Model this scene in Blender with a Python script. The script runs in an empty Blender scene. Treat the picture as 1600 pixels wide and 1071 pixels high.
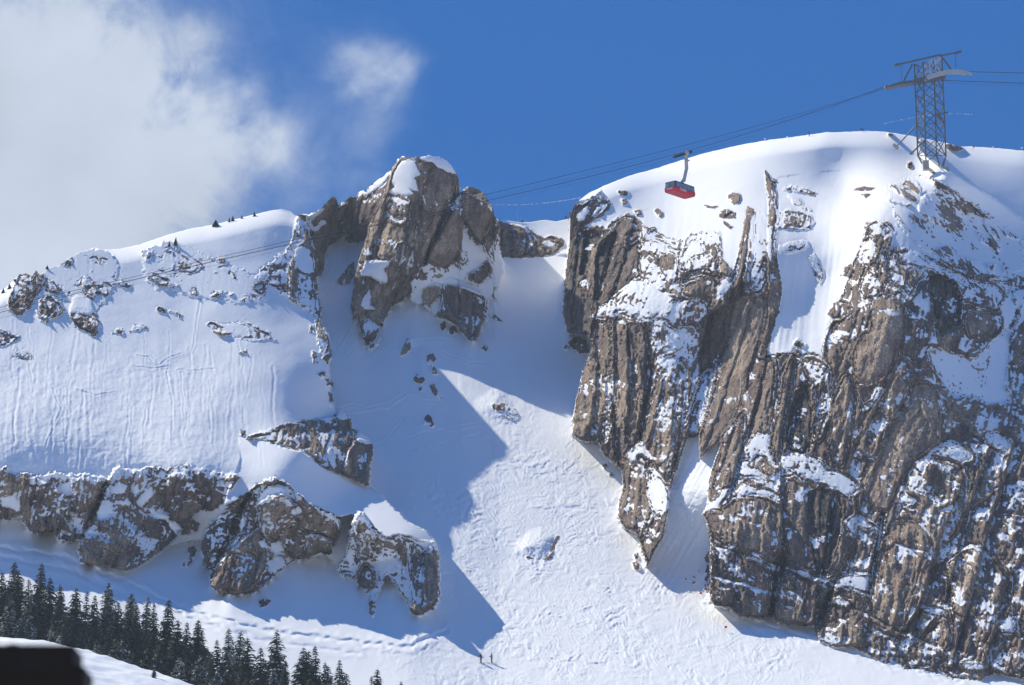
import bpy, bmesh, math, random
import numpy as np
from mathutils import Vector, Matrix

rad = math.radians
sc = bpy.context.scene
COL = sc.collection

# ------------------------------------------------------------------ camera
FPX, CX, CY, PITCH = 5417.0, 800.0, 535.5, rad(14.0)
CAM = np.array([0.0, 0.0, 1.7])
cam = bpy.data.cameras.new("camera")
cam_ob = bpy.data.objects.new("camera", cam)
COL.objects.link(cam_ob)
cam_ob.location = CAM
cam_ob.rotation_euler = (math.pi / 2 + PITCH, 0, 0)
cam.sensor_width = 36.0
cam.lens = 36.0 * FPX / 1600.0
cam.clip_start = 0.5
cam.clip_end = 20000.0
cam.dof.use_dof = True
cam.dof.focus_distance = 640.0
cam.dof.aperture_fstop = 5.0
sc.camera = cam_ob
sc.cycles.max_bounces = 6
sc.cycles.diffuse_bounces = 3
sc.cycles.glossy_bounces = 2
sc.cycles.volume_bounces = 0

# ------------------------------------------------------------------ light
SUN_EL, SUN_AZ = rad(44.5), rad(-48.0)          # azimuth clockwise from the view direction
world = bpy.data.worlds.new("World")
sc.world = world
world.use_nodes = True
SKY_STRENGTH, SUN_STRENGTH = 0.105, 5.0
sun = bpy.data.lights.new("sun", 'SUN')
sun.energy = SUN_STRENGTH
sun.angle = rad(0.5)
sun.color = (0.99, 0.93, 0.765)
sun_ob = bpy.data.objects.new("sun", sun)
COL.objects.link(sun_ob)
to_sun = Vector((math.sin(SUN_AZ) * math.cos(SUN_EL), math.cos(SUN_AZ) * math.cos(SUN_EL), math.sin(SUN_EL)))
sun_ob.rotation_euler = to_sun.to_track_quat('Z', 'Y').to_euler()
sun_ob.location = (-300, 300, 500)
vs = sc.view_settings
vs.view_transform = 'Standard'
vs.look = 'None'
vs.gamma = 1.0
vs.use_curve_mapping = False
vs.exposure = 0.28


def ray(u, v):
    a = (np.asarray(u, float) - CX) / FPX
    b = (CY - np.asarray(v, float)) / FPX
    k = 1.0 / (math.cos(PITCH) - b * math.sin(PITCH))
    return a * k, (math.sin(PITCH) + b * math.cos(PITCH)) * k


def at(u, v, y):
    x, z = ray(u, v)
    return Vector((float(x) * y, float(y), float(z) * y + 1.7))


# ------------------------------------------------------------------ sky nodes
def build_sky():
    nt = world.node_tree
    N, L = nt.nodes, nt.links
    bg = N['Background']
    bg.inputs[1].default_value = SKY_STRENGTH
    sky = N.new("ShaderNodeTexSky")
    sky.sky_type = 'NISHITA'
    sky.sun_disc = False
    sky.sun_elevation = SUN_EL
    sky.sun_rotation = SUN_AZ
    sky.altitude = 3000
    sky.air_density = 1.0
    sky.dust_density = 0.3
    sky.ozone_density = 3.0
    tint = N.new("ShaderNodeMix"); tint.data_type = 'RGBA'; tint.blend_type = 'MULTIPLY'
    tint.inputs[0].default_value = 1.0
    tint.inputs[7].default_value = (0.33, 0.59, 0.93, 1)
    L.new(sky.outputs[0], tint.inputs[6])
    flat = N.new("ShaderNodeMix"); flat.data_type = 'RGBA'; flat.inputs[0].default_value = 0.8
    L.new(tint.outputs[2], flat.inputs[6]); flat.inputs[7].default_value = (0.008 / SKY_STRENGTH, 0.108 / SKY_STRENGTH, 0.380 / SKY_STRENGTH, 1)
    tc = N.new("ShaderNodeTexCoord")

    def math_(op, a, b=None, clamp=False):
        m = N.new("ShaderNodeMath"); m.operation = op; m.use_clamp = clamp
        for i, q in enumerate((a, b)):
            if q is None: continue
            if isinstance(q, (int, float)): m.inputs[i].default_value = q
            else: L.new(q, m.inputs[i])
        return m.outputs[0]

    def noise(scale, detail, rough, dist=0.0, vec=None):
        n = N.new("ShaderNodeTexNoise")
        n.inputs['Scale'].default_value = scale
        n.inputs['Detail'].default_value = detail
        n.inputs['Roughness'].default_value = rough
        n.inputs['Distortion'].default_value = dist
        L.new(vec or tc.outputs['Generated'], n.inputs['Vector'])
        return n
    # warped direction
    wn = noise(14.0, 5.0, 0.6)
    sub = N.new("ShaderNodeVectorMath"); sub.operation = 'SUBTRACT'
    L.new(wn.outputs['Color'], sub.inputs[0]); sub.inputs[1].default_value = (0.5, 0.5, 0.5)
    scl = N.new("ShaderNodeVectorMath"); scl.operation = 'SCALE'; scl.inputs['Scale'].default_value = 0.045
    L.new(sub.outputs[0], scl.inputs[0])
    add = N.new("ShaderNodeVectorMath"); add.operation = 'ADD'
    L.new(tc.outputs['Generated'], add.inputs[0]); L.new(scl.outputs[0], add.inputs[1])
    wv = add.outputs[0]

    def blob(u, v, r_px, amp, soft=1.0):
        x, z = ray(u, v)
        d = Vector((float(x), 1.0, float(z))).normalized()
        dist = N.new("ShaderNodeVectorMath"); dist.operation = 'DISTANCE'
        L.new(wv, dist.inputs[0]); dist.inputs[1].default_value = d
        t = math_('DIVIDE', dist.outputs['Value'], r_px / FPX)
        t = math_('MULTIPLY', t, t)
        t = math_('MULTIPLY', t, -1.0)
        t = math_('POWER', 2.718, t)
        return math_('MULTIPLY', t, amp)
    tot = None
    for b in [(-520, 220, 620, 1.7), (40, 330, 190, 1.0), (190, 240, 110, 0.62), (320, 228, 70, 0.62), (385, 232, 36, 0.3), (250, 330, 110, 0.45), (120, 70, 90, 0.40), (400, 235, 40, 0.18),
              (285, 75, 42, 0.42), (225, 110, 60, 0.3), (558, 128, 58, 0.40), (596, 138, 36, 0.3), (515, 118, 36, 0.2), (575, 215, 50, 0.2), (440, 250, 80, 0.14),
              (560, 300, 60, 0.18), (20, 130, 110, 0.4), (470, 330, 100, 0.12)]:
        o = blob(*b)
        tot = o if tot is None else math_('ADD', tot, o)
    n1 = noise(24.0, 8.0, 0.62, 0.9)
    n2 = noise(85.0, 7.0, 0.62, 0.5)
    s = math_('ADD', math_('MULTIPLY', math_('SUBTRACT', n1.outputs['Fac'], 0.5), 1.9), math_('MULTIPLY', math_('SUBTRACT', n2.outputs['Fac'], 0.5), 1.0))
    dens = math_('ADD', tot, math_('MULTIPLY', s, math_('MULTIPLY', tot, 1.0)))
    mr = N.new("ShaderNodeMapRange"); mr.interpolation_type = 'SMOOTHSTEP'
    mr.inputs['From Min'].default_value = 0.06; mr.inputs['From Max'].default_value = 1.22
    L.new(dens, mr.inputs['Value'])
    cf = math_('MULTIPLY', mr.outputs[0], 0.93)
    n3 = noise(16.0, 4.0, 0.5)
    cr = N.new("ShaderNodeMapRange")
    cr.inputs['From Min'].default_value = 0.3; cr.inputs['From Max'].default_value = 0.7
    cr.inputs['To Min'].default_value = 0.84; cr.inputs['To Max'].default_value = 1.1
    L.new(n3.outputs['Fac'], cr.inputs['Value'])
    cc = N.new("ShaderNodeMix"); cc.data_type = 'RGBA'; cc.blend_type = 'MULTIPLY'; cc.inputs[0].default_value = 1.0
    k = 1.0 / SKY_STRENGTH
    cc.inputs[6].default_value = (0.555 * k, 0.615 * k, 0.71 * k, 1)
    comb = N.new("ShaderNodeCombineColor")
    for i in range(3): L.new(cr.outputs[0], comb.inputs[i])
    L.new(comb.outputs[0], cc.inputs[7])
    mix = N.new("ShaderNodeMix"); mix.data_type = 'RGBA'
    L.new(cf, mix.inputs[0]); L.new(flat.outputs[2], mix.inputs[6]); L.new(cc.outputs[2], mix.inputs[7])
    L.new(mix.outputs[2], bg.inputs[0])


build_sky()


# ------------------------------------------------------------------ materials
def simple(name, col, rough=0.7, metal=0.0, spec=0.4, var=0.0, scale=3.0):
    m = bpy.data.materials.new(name); m.use_nodes = True
    nt = m.node_tree; b = nt.nodes['Principled BSDF']
    b.inputs['Base Color'].default_value = (*col, 1)
    b.inputs['Roughness'].default_value = rough
    b.inputs['Metallic'].default_value = metal
    b.inputs['Specular IOR Level'].default_value = spec
    if var:
        tc = nt.nodes.new("ShaderNodeTexCoord"); n = nt.nodes.new("ShaderNodeTexNoise")
        n.inputs['Scale'].default_value = scale; n.inputs['Detail'].default_value = 5
        nt.links.new(tc.outputs['Object'], n.inputs['Vector'])
        r = nt.nodes.new("ShaderNodeMix"); r.data_type = 'RGBA'
        r.inputs[6].default_value = (*[c * (1 - var) for c in col], 1)
        r.inputs[7].default_value = (*[min(1, c * (1 + var)) for c in col], 1)
        nt.links.new(n.outputs['Fac'], r.inputs[0]); nt.links.new(r.outputs[2], b.inputs['Base Color'])
    return m


def mountain_material():
    m = bpy.data.materials.new("snow_and_rock"); m.use_nodes = True
    nt = m.node_tree; N, L = nt.nodes, nt.links
    b = N['Principled BSDF']
    geo = N.new("ShaderNodeNewGeometry")
    att = N.new("ShaderNodeAttribute"); att.attribute_name = "rk"
    sep = N.new("ShaderNodeSeparateColor"); L.new(att.outputs['Color'], sep.inputs[0])

    def mp(sx, sy, sz):
        q = N.new("ShaderNodeMapping"); q.inputs['Scale'].default_value = (sx, sy, sz)
        L.new(geo.outputs['Position'], q.inputs['Vector']); return q.outputs[0]

    def noise(vec, scale, detail=4, rough=0.6, dist=0.0):
        n = N.new("ShaderNodeTexNoise")
        n.inputs['Scale'].default_value = scale; n.inputs['Detail'].default_value = detail
        n.inputs['Roughness'].default_value = rough; n.inputs['Distortion'].default_value = dist
        L.new(vec, n.inputs['Vector']); return n.outputs['Fac']

    def mixc(f, a, c, blend='MIX'):
        x = N.new("ShaderNodeMix"); x.data_type = 'RGBA'; x.blend_type = blend
        for i, q in ((0, f), (6, a), (7, c)):
            if isinstance(q, tuple): x.inputs[i].default_value = (*q, 1)
            elif isinstance(q, (int, float)): x.inputs[i].default_value = q
            else: L.new(q, x.inputs[i])
        return x.outputs[2]

    def rng(x, a, c, o0=0.0, o1=1.0):
        q = N.new("ShaderNodeMapRange"); q.interpolation_type = 'SMOOTHSTEP'
        q.inputs['From Min'].default_value = a; q.inputs['From Max'].default_value = c
        q.inputs['To Min'].default_value = o0; q.inputs['To Max'].default_value = o1
        L.new(x, q.inputs['Value']); return q.outputs[0]

    def mth(op, a, c):
        q = N.new("ShaderNodeMath"); q.operation = op
        for i, x in enumerate((a, c)):
            if isinstance(x, (int, float)): q.inputs[i].default_value = x
            else: L.new(x, q.inputs[i])
        return q.outputs[0]
    iso = mp(1, 1, 1); streak = mp(1, 1, 0.12); wide = mp(1, 1, 0.4)
    nA = noise(wide, 0.16, 4, 0.62, 0.5)
    nB = noise(streak, 0.9, 3, 0.65, 0.3)
    nC = noise(iso, 2.2, 3, 0.7)
    nD = noise(streak, 0.33, 4, 0.6, 0.6)
    warm = mth('ADD', sep.outputs[2], mth('MULTIPLY', mth('SUBTRACT', nA, 0.5), 0.9))
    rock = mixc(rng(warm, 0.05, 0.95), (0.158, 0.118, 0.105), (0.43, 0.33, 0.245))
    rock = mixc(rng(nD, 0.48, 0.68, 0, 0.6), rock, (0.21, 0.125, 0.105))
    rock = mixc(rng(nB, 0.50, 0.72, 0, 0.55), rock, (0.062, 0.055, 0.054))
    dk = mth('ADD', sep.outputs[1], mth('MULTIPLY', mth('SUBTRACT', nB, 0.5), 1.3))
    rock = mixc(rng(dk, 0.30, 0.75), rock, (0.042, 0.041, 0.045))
    rock = mixc(rng(nC, 0.25, 0.8, 0.0, 0.5), rock, (0.55, 0.52, 0.5), 'SOFT_LIGHT')
    nG = noise(wide, 5.0, 2, 0.7)
    rock = mixc(rng(nG, 0.3, 0.7, 0.0, 0.75), rock, mixc(1.0, rock, (1.75, 1.7, 1.65), 'MULTIPLY'))
    rock = mixc(rng(nG, 0.52, 0.34, 0.0, 0.45), rock, (0.055, 0.05, 0.05))
    nS = noise(iso, 1.3, 3, 0.6)
    snow = mixc(nS, (0.865, 0.875, 0.89), (0.91, 0.912, 0.92))
    edge = mth('ADD', sep.outputs[0], mth('MULTIPLY', mth('SUBTRACT', nC, 0.5), 0.55))
    f = rng(edge, 0.40, 0.58)
    L.new(mixc(f, snow, rock), b.inputs['Base Color'])
    b.inputs['Roughness'].default_value = 0.85
    b.inputs['Specular IOR Level'].default_value = 0.2
    bmpr = N.new("ShaderNodeBump"); bmpr.inputs['Distance'].default_value = 0.5
    L.new(rng(f, 0, 1, 0.05, 0.9), bmpr.inputs['Strength'])
    nE = noise(mp(1, 1, 0.4), 1.9, 4, 0.7, 0.4)
    vor = N.new("ShaderNodeTexVoronoi"); vor.feature = 'DISTANCE_TO_EDGE'; vor.inputs['Scale'].default_value = 0.75
    wv = N.new("ShaderNodeVectorMath"); wv.operation = 'ADD'
    wn = N.new("ShaderNodeTexNoise"); wn.inputs['Scale'].default_value = 0.8; wn.inputs['Detail'].default_value = 1
    L.new(geo.outputs['Position'], wn.inputs['Vector']); L.new(mp(1, 1, 0.28), wv.inputs[0]); L.new(wn.outputs['Color'], wv.inputs[1])
    L.new(wv.outputs[0], vor.inputs['Vector'])
    crack = rng(vor.outputs['Distance'], 0.0, 0.07)
    nF = noise(mp(1, 1, 0.55), 4.5, 2, 0.65)
    hgt = mth('ADD', mth('ADD', nE, mth('MULTIPLY', nF, 0.45)), mth('MULTIPLY', crack, 0.5))
    L.new(mixc(f, nE, hgt), bmpr.inputs['Height'])
    L.new(bmpr.outputs[0], b.inputs['Normal'])
    return m


MAT_MOUNT = mountain_material()
MAT_STEEL = simple("weathered_steel", (0.10, 0.11, 0.125), 0.55, 0.4, 0.5, 0.25, 1.0)
MAT_GALV = simple("pale_galvanised_grating", (0.36, 0.38, 0.41), 0.6, 0.1, 0.5, 0.3, 0.8)
MAT_CABLE = simple("dark_steel_cable", (0.035, 0.037, 0.045), 0.6, 0.3)
MAT_RED = simple("red_paint", (0.60, 0.02, 0.04), 0.4, 0, 0.4, 0.08, 1.0)
MAT_GLASS = simple("dark_window_glass", (0.17, 0.24, 0.30), 0.12, 0, 0.7, 0.85, 0.8)  # pale and dark noise patches in the colour stand in for pane reflections
MAT_FRAME = simple("black_frame", (0.02, 0.022, 0.028), 0.5)
MAT_WHITE = simple("white_print", (0.8, 0.8, 0.82), 0.6)
MAT_GREY = simple("grey_painted_steel", (0.36, 0.39, 0.43), 0.55, 0.1, 0.4, 0.15, 0.7)
MAT_CONC = simple("concrete", (0.33, 0.31, 0.29), 0.9, 0, 0.2, 0.2, 2.0)
MAT_BLACKWOOD = simple("black_stained_timber", (0.016, 0.014, 0.013), 0.8, 0, 0.15, 0.3, 6.0)
MAT_RUST = simple("brown_metal_rod", (0.05, 0.03, 0.04), 0.7)
MAT_BARK = simple("spruce_bark", (0.075, 0.055, 0.045), 0.9, 0, 0.2, 0.3, 4.0)


def needle_material(name, snow_amt):
    m = bpy.data.materials.new(name); m.use_nodes = True
    nt = m.node_tree; N, L = nt.nodes, nt.links; b = N['Principled BSDF']
    geo = N.new("ShaderNodeNewGeometry"); oi = N.new("ShaderNodeObjectInfo")
    n = N.new("ShaderNodeTexNoise"); n.inputs['Scale'].default_value = 0.9; n.inputs['Detail'].default_value = 4
    L.new(geo.outputs['Position'], n.inputs['Vector'])
    mx = N.new("ShaderNodeMix"); mx.data_type = 'RGBA'
    mx.inputs[6].default_value = (0.036, 0.056, 0.052, 1); mx.inputs[7].default_value = (0.085, 0.105, 0.07, 1)
    ad = N.new("ShaderNodeMath"); ad.operation = 'MULTIPLY_ADD'
    L.new(oi.outputs['Random'], ad.inputs[0]); ad.inputs[1].default_value = 0.5
    mu = N.new("ShaderNodeMath"); mu.operation = 'MULTIPLY_ADD'; L.new(n.outputs['Fac'], mu.inputs[0])
    mu.inputs[1].default_value = 1.6; mu.inputs[2].default_value = -0.65
    L.new(mu.outputs[0], ad.inputs[2])
    ad.use_clamp = True
    L.new(ad.outputs[0], mx.inputs[0])
    sn = N.new("ShaderNodeTexNoise"); sn.inputs['Scale'].default_value = 1.6; sn.inputs['Detail'].default_value = 3
    L.new(geo.outputs['Position'], sn.inputs['Vector'])
    mr = N.new("ShaderNodeMapRange"); mr.inputs['From Min'].default_value = 0.74 - snow_amt; mr.inputs['From Max'].default_value = 0.82 - snow_amt
    L.new(sn.outputs['Fac'], mr.inputs['Value'])
    m2 = N.new("ShaderNodeMix"); m2.data_type = 'RGBA'; m2.inputs[7].default_value = (0.82, 0.84, 0.87, 1)
    L.new(mr.outputs[0], m2.inputs[0]); L.new(mx.outputs[2], m2.inputs[6])
    L.new(m2.outputs[2], b.inputs['Base Color'])
    b.inputs['Roughness'].default_value = 0.85; b.inputs['Specular IOR Level'].default_value = 0.15
    return m


MAT_NEEDLE = needle_material("spruce_needles", 0.12)
MAT_NEEDLE_SNOW = needle_material("snowy_spruce_needles", 0.23)

# ------------------------------------------------------------------ noise
_rs = np.random.RandomState(7)
_PERM = _rs.randint(0, 1 << 30, (16, 256, 256))


def _hash(i, j, seed):
    return _PERM[seed % 16, (i + seed * 37) & 255, (j + seed * 91) & 255] / float(1 << 30)


def gn(x, y, seed=0):
    """gradient noise, about -1..1"""
    x = np.asarray(x, np.float64); y = np.asarray(y, np.float64)
    i = np.floor(x).astype(np.int64); j = np.floor(y).astype(np.int64)
    fx = x - i; fy = y - j
    sx = fx * fx * fx * (fx * (fx * 6 - 15) + 10); sy = fy * fy * fy * (fy * (fy * 6 - 15) + 10)

    def g(ii, jj, dx, dy):
        a = _hash(ii, jj, seed) * (2 * math.pi)
        return np.cos(a) * dx + np.sin(a) * dy
    n00 = g(i, j, fx, fy); n10 = g(i + 1, j, fx - 1, fy)
    n01 = g(i, j + 1, fx, fy - 1); n11 = g(i + 1, j + 1, fx - 1, fy - 1)
    a = n00 + sx * (n10 - n00); b = n01 + sx * (n11 - n01)
    return (a + sy * (b - a)) * 1.5


def fbm(x, y, seed=0, oct=3, gain=0.5):
    s = 0; a = 1.0
    for k in range(oct):
        s = s + a * gn(x * 2.03 ** k + 11.3 * k, y * 2.03 ** k - 7.7 * k, seed + k)
        a *= gain
    return s


def facets(x, y, seed, slope=0.9):
    """blocky rock: Voronoi cells, each a tilted plane at its own height; returns height, edge closeness"""
    i0 = np.floor(x).astype(np.int64); j0 = np.floor(y).astype(np.int64)
    d1 = np.full(x.shape, 9.0); d2 = np.full(x.shape, 9.0); h = np.zeros(x.shape)
    for di in (-1, 0, 1):
        for dj in (-1, 0, 1):
            ii = i0 + di; jj = j0 + dj
            px = ii + 0.1 + 0.8 * _hash(ii, jj, seed); py = jj + 0.1 + 0.8 * _hash(ii, jj, seed + 1)
            dx = x - px; dy = y - py
            d = dx * dx + dy * dy
            val = (_hash(ii, jj, seed + 2) - 0.5) + slope * ((_hash(ii, jj, seed + 3) - 0.5) * dx + (_hash(ii, jj, seed + 4) - 0.35) * dy)
            near = d < d1
            d2 = np.where(near, d1, np.minimum(d2, d))
            h = np.where(near, val, h)
            d1 = np.where(near, d, d1)
    return h, np.sqrt(d2) - np.sqrt(d1)


# ------------------------------------------------------------------ the mountain grid
def pts(s):
    return np.array([[float(c) for c in p.split(",")] for p in s.split()])


SKYLINE = pts("-340,540 -200,512 0,455 12,448 28,431 40,427 50,432 56,423 64,430 75,419 90,416 105,405 125,394 150,387 160,391 190,389 "
              "220,382 245,373 270,365 300,357 330,352 360,345 390,337 420,330 440,327 455,331 462,336 470,334 480,336 490,333 500,328 508,319 "
              "516,311 520,308 526,311 528,321 540,314 548,308 557,308 560,300 567,297 572,301 578,292 590,282 600,275 612,265 618,254 626,245 "
              "632,244 640,248 646,245 655,246 665,243 680,244 695,248 705,258 712,270 717,280 717,290 722,297 730,292 742,293 755,301 765,317 "
              "771,325 772,338 780,343 795,345 815,348 830,347 850,344 870,346 889,342 893,333 897,321 905,313 920,302 945,290 980,276 1030,262 "
              "1060,252 1100,240 1150,228 1200,219 1250,213 1290,207 1312,207 1350,205 1380,206 1420,212 1450,218 1480,224 1500,229 1530,230 "
              "1560,232 1600,236 1700,252 1940,320")
du = 1.4
ucol = np.concatenate([np.arange(-330, -16, 9.0), np.arange(-14, 1614, du), np.arange(1618, 1930, 9.0)])
NC = len(ucol)
NR, NX = 600, 26
sky_v = np.interp(ucol, SKYLINE[:, 0], SKYLINE[:, 1])
rockcols = ((ucol > 10) & (ucol < 130)) | ((ucol > 455) & (ucol < 700))
sky_v = sky_v + np.where(rockcols, 2.2 * gn(ucol / 4.0, ucol * 0 + 3.3, 3) + 1.5 * gn(ucol / 2.1, ucol * 0 + 9.3, 5), 0.5 * gn(ucol / 9.0, ucol * 0 + 1.3, 4))
t = np.linspace(0, 1, NR)
V = sky_v[None, :] + t[:, None] * (1073 - sky_v[None, :])
ext = 1073 + 300 * (np.arange(1, NX + 1) / NX) ** 1.4
V = np.vstack([V, np.repeat(ext[:, None], NC, 1)])
U = np.repeat(ucol[None, :], NR + NX, 0)
SHAPE = U.shape
u = U.ravel(); v = V.ravel()
_k = np.hanning(41); _k /= _k.sum()
dsky = np.maximum(V - np.convolve(np.pad(sky_v, 20, 'edge'), _k, 'valid')[None, :], 0).ravel()

n_w1 = 0.6 * gn(u / 9, v / 9, 1) + 0.5 * gn(u / 3.6, v / 3.6, 2)
n_w2 = 0.6 * gn(u / 9 + 50, v / 9, 3) + 0.5 * gn(u / 3.6, v / 3.6 + 50, 4)
n_big1 = gn(u / 30, v / 30, 5); n_big2 = gn(u / 30 + 9, v / 30 + 9, 6)


def rbf(ctrl, uu, vv):
    c = np.array(ctrl, float)
    p = c[:, :2] / 1000.0
    n = len(c)

    def ph(r2):
        return 0.5 * r2 * np.log(r2 + 1e-9)
    A = np.zeros((n + 3, n + 3))
    d = ((p[:, None, :] - p[None, :, :]) ** 2).sum(2)
    A[:n, :n] = ph(d) + 1e-4 * np.eye(n)
    A[:n, n] = 1; A[:n, n + 1:] = p
    A[n, :n] = 1; A[n + 1:, :n] = p.T
    w = np.linalg.solve(A, np.concatenate([c[:, 2], [0, 0, 0]]))
    x = uu / 1000.0; y = vv / 1000.0
    out = w[n] + w[n + 1] * x + w[n + 2] * y
    for k in range(n):
        out = out + w[k] * ph((x - p[k, 0]) ** 2 + (y - p[k, 1]) ** 2)
    return out


def sdist(poly, x, y):
    d2 = np.full(x.shape, 1e12); inside = np.zeros(x.shape, bool)
    n = len(poly)
    for i in range(n):
        x0, y0 = poly[i]; x1, y1 = poly[(i + 1) % n]
        ex, ey = x1 - x0, y1 - y0
        l2 = ex * ex + ey * ey + 1e-9
        tt = np.clip(((x - x0) * ex + (y - y0) * ey) / l2, 0, 1)
        d2 = np.minimum(d2, (x - x0 - tt * ex) ** 2 + (y - y0 - tt * ey) ** 2)
        if y0 != y1:
            c = ((y0 > y) != (y1 > y)) & (x < (x1 - x0) * (y - y0) / (y1 - y0) + x0)
            inside ^= c
    d = np.sqrt(d2)
    return np.where(inside, d, -d)


# base slope: depth of the couloir and apron by integrating its steepness
vt = np.linspace(300, 1400, 2201)
tans = np.interp(vt, [300, 400, 700, 850, 960, 1071, 1150, 1400], [0.86, 0.80, 0.72, 0.66, 0.56, 0.50, 0.42, 0.20])
Yt = np.zeros_like(vt)
i0 = np.argmin(abs(vt - 1030)); Yt[i0] = 575.0
_, zt = ray(0, vt)
for k in range(i0 - 1, -1, -1):
    Yt[k] = Yt[k + 1] * (1 + (zt[k] - zt[k + 1]) / (tans[k] - zt[k]))
for k in range(i0 + 1, len(vt)):
    Yt[k] = Yt[k - 1] / (1 + (zt[k - 1] - zt[k]) / (tans[k] - zt[k]))


def couloir_depth(uu, vv):
    tilt = np.interp(uu, [-300, 0, 200, 350, 640, 780, 1100, 1600, 1900], [60, 55, 46, 40, 20, 0, 0, 6, 6])
    fade = np.clip((vv - 650) / 150, 0, 1)
    return np.interp(vv + tilt * fade, vt, Yt)


Y = couloir_depth(u, v)
ID = np.zeros(u.shape, np.int32)
THINGS, OPS = {}, []


def thing(key, name, label=None, cat=None, group=None, kind=None):
    THINGS[key] = dict(name=name, label=label, cat=cat, group=group, kind=kind, ops=[])


def op(key, part, poly, d=0.5, b=(0.0, 6.0), snow=None, warm=0.35, dark=0.0, lean=0.2, dip=0.1, rough=3.5, disp=1.0, grad=(0, 0), cell=1.0, label=None):
    """lay one piece of mountain over what is there.  d: control points (depth in metres) or a number of metres proud of what it lies on.
    snow None = pure snow, else share of the rock face under snow"""
    k = len(OPS)
    if key == 'big' and snow is not None and 0.05 < snow < 0.45 and 'slab' not in part: snow = snow * 1.12 + 0.01
    if key == 'big' and disp > 0.7: disp = disp * 0.88
    if key in ('c1', 'c2', 'c3', 'c5'):
        disp = disp * 1.3
        if snow is not None: snow = snow + 0.05
    if key == 'pinn' and disp < 0.7: disp = disp + 0.25
    OPS.append(dict(key=key, part=part, snow=-1.0 if snow is None else snow, warm=warm, dark=dark, lean=lean, dip=dip, disp=disp, cell=cell, label=label))
    THINGS[key]['ops'].append(k)
    if poly is None:
        ID[:] = k
        return
    P = pts(poly) if isinstance(poly, str) else poly
    m = rough * 2 + 4
    sel = np.nonzero((u > P[:, 0].min() - m) & (u < P[:, 0].max() + m) & (v > P[:, 1].min() - m) & (v < P[:, 1].max() + m))[0]
    uu, vv = u[sel], v[sel]
    sd = sdist(P, uu + rough * n_w1[sel], vv + rough * n_w2[sel])
    near = sd > -1.2
    sel = sel[near]; uu = uu[near]; vv = vv[near]; sd = sd[near]
    w = np.clip(sd / 1.6 + 0.5, 0, 1)
    s = np.maximum(sd, 0)
    if key == 'slope' and snow is None and not isinstance(d, (list, tuple, str)):
        d = 0.0; w = np.clip(sd, 0, 1)
        b = (b[0] * 2.7, b[1] * 1.3)
        s = s ** 2 / (s + b[1])
    bul = (0.10 if key == 'big' else 0.16 if key == 'pinn' else 0.24) * b[0] * (1 - np.exp(-s / (0.8 * b[1])))
    cur = Y[sel]
    if d == 'base':
        q = np.clip((885 - vv) / 130, 0, 1); q = q * q * (3 - 2 * q)
        T = couloir_depth(uu, vv) * (1 - q) + q * (rbf(RMD, uu, vv) + 3.8)
    elif isinstance(d, (list, tuple)):
        T = rbf(d, uu, vv) - bul
        if snow is not None and len(d) < 30:
            T = np.minimum(T, cur - 0.4 - bul)
    else:
        c = P.mean(0)
        if key == 'big' and snow is not None and d > 0:      # slabs stand proud along one edge and die out towards the other
            a = uu + lean * vv
            f = (a - a.min()) / (np.ptp(a) + 1e-6)
            d = d * (0.12 + 0.75 * (f if k % 3 == 0 else 1 - f)) * (0.2 + 0.8 * (1 - np.exp(-s / 9))) * (0.5 if 'buttress' in part or 'slab' in part or 'block' in part else 1.0)
        T = cur - d - bul + grad[0] * (uu - c[0]) + grad[1] * (vv - c[1])
    Y[sel] = cur + w * (T - cur)
    ID[sel[sd > 0]] = k


S = dict(rough=1.6)
exec_order = None
# ================================================================== large structure: snow slopes and cliffs, back to front
thing('slope', 'snow_slope', kind='structure')
op('slope', 'snow', None)

# --- low wall under the cornice at the notch
thing('saddle', 'rock_wall', "low dark rock wall under the snow cornice at the notch", 'rock wall')
op('slope', 'snow', "760,330 780,335 830,335 890,330 900,345 896,375 886,398 850,402 770,402 760,380", d=[(760, 340, 757), (890, 340, 757), (770, 402, 745), (890, 402, 741), (830, 370, 753)], rough=1.0)
op('saddle', 'rock', "768,344 778,345 795,350 812,352 824,356 836,365 850,372 858,368 868,369 882,376 880,385 866,397 846,401 815,404 782,402 772,390 770,365",
   d=[(768, 345, 754), (882, 376, 751), (780, 403, 744), (850, 400, 744)], b=(1.5, 8), snow=0.07, warm=0.28, dark=0.35, lean=0.1, rough=2.5)
op('saddle', 'snow_patch', "846,379 856,376 868,380 866,387 852,385", d=0.5, b=(0.4, 4), **S)

# --- connecting wall between the left ridge and the pinnacle
thing('connect', 'rock_wall', "brown rock wall with a small snow-capped tooth joining the left ridge to the tall pinnacle", 'rock wall')
op('connect', 'rock_wall', "459,334 470,334 482,337 500,326 508,316 520,304 530,312 531,322 548,305 562,306 562,325 552,352 541,366 528,375 514,384 506,398 507,420 500,432 494,432 492,415 485,395 474,365 464,350",
   d=[(465, 340, 733), (560, 310, 731), (495, 430, 731), (540, 365, 741), (556, 340, 741), (520, 378, 739)], b=(1.2, 6), snow=0.04, warm=0.42, lean=0.28, rough=1.8, disp=0.6)
op('connect', 'rock_slab', "516,345 521,330 527,322 540,314 558,308 558,330 548,355 528,372 514,380", d=-1.6, snow=0.02, warm=0.18, dark=0.3, lean=0.35, rough=1.5, disp=0.5)
op('connect', 'snow_patch', "482,337 500,327 508,325 502,333 492,340 485,342", d=0.6, b=(0.4, 3), rough=1.2)
op('connect', 'snow_patch', "527,323 545,314 546,318 535,322 529,326", d=0.6, b=(0.4, 3), rough=0.8)
op('connect', 'snow_patch', "481,345 486,347 489,354 496,353 501,345 508,344 510,350 502,354 497,361 488,361 481,352", d=0.4, b=(0.4, 3), rough=1.0)

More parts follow.
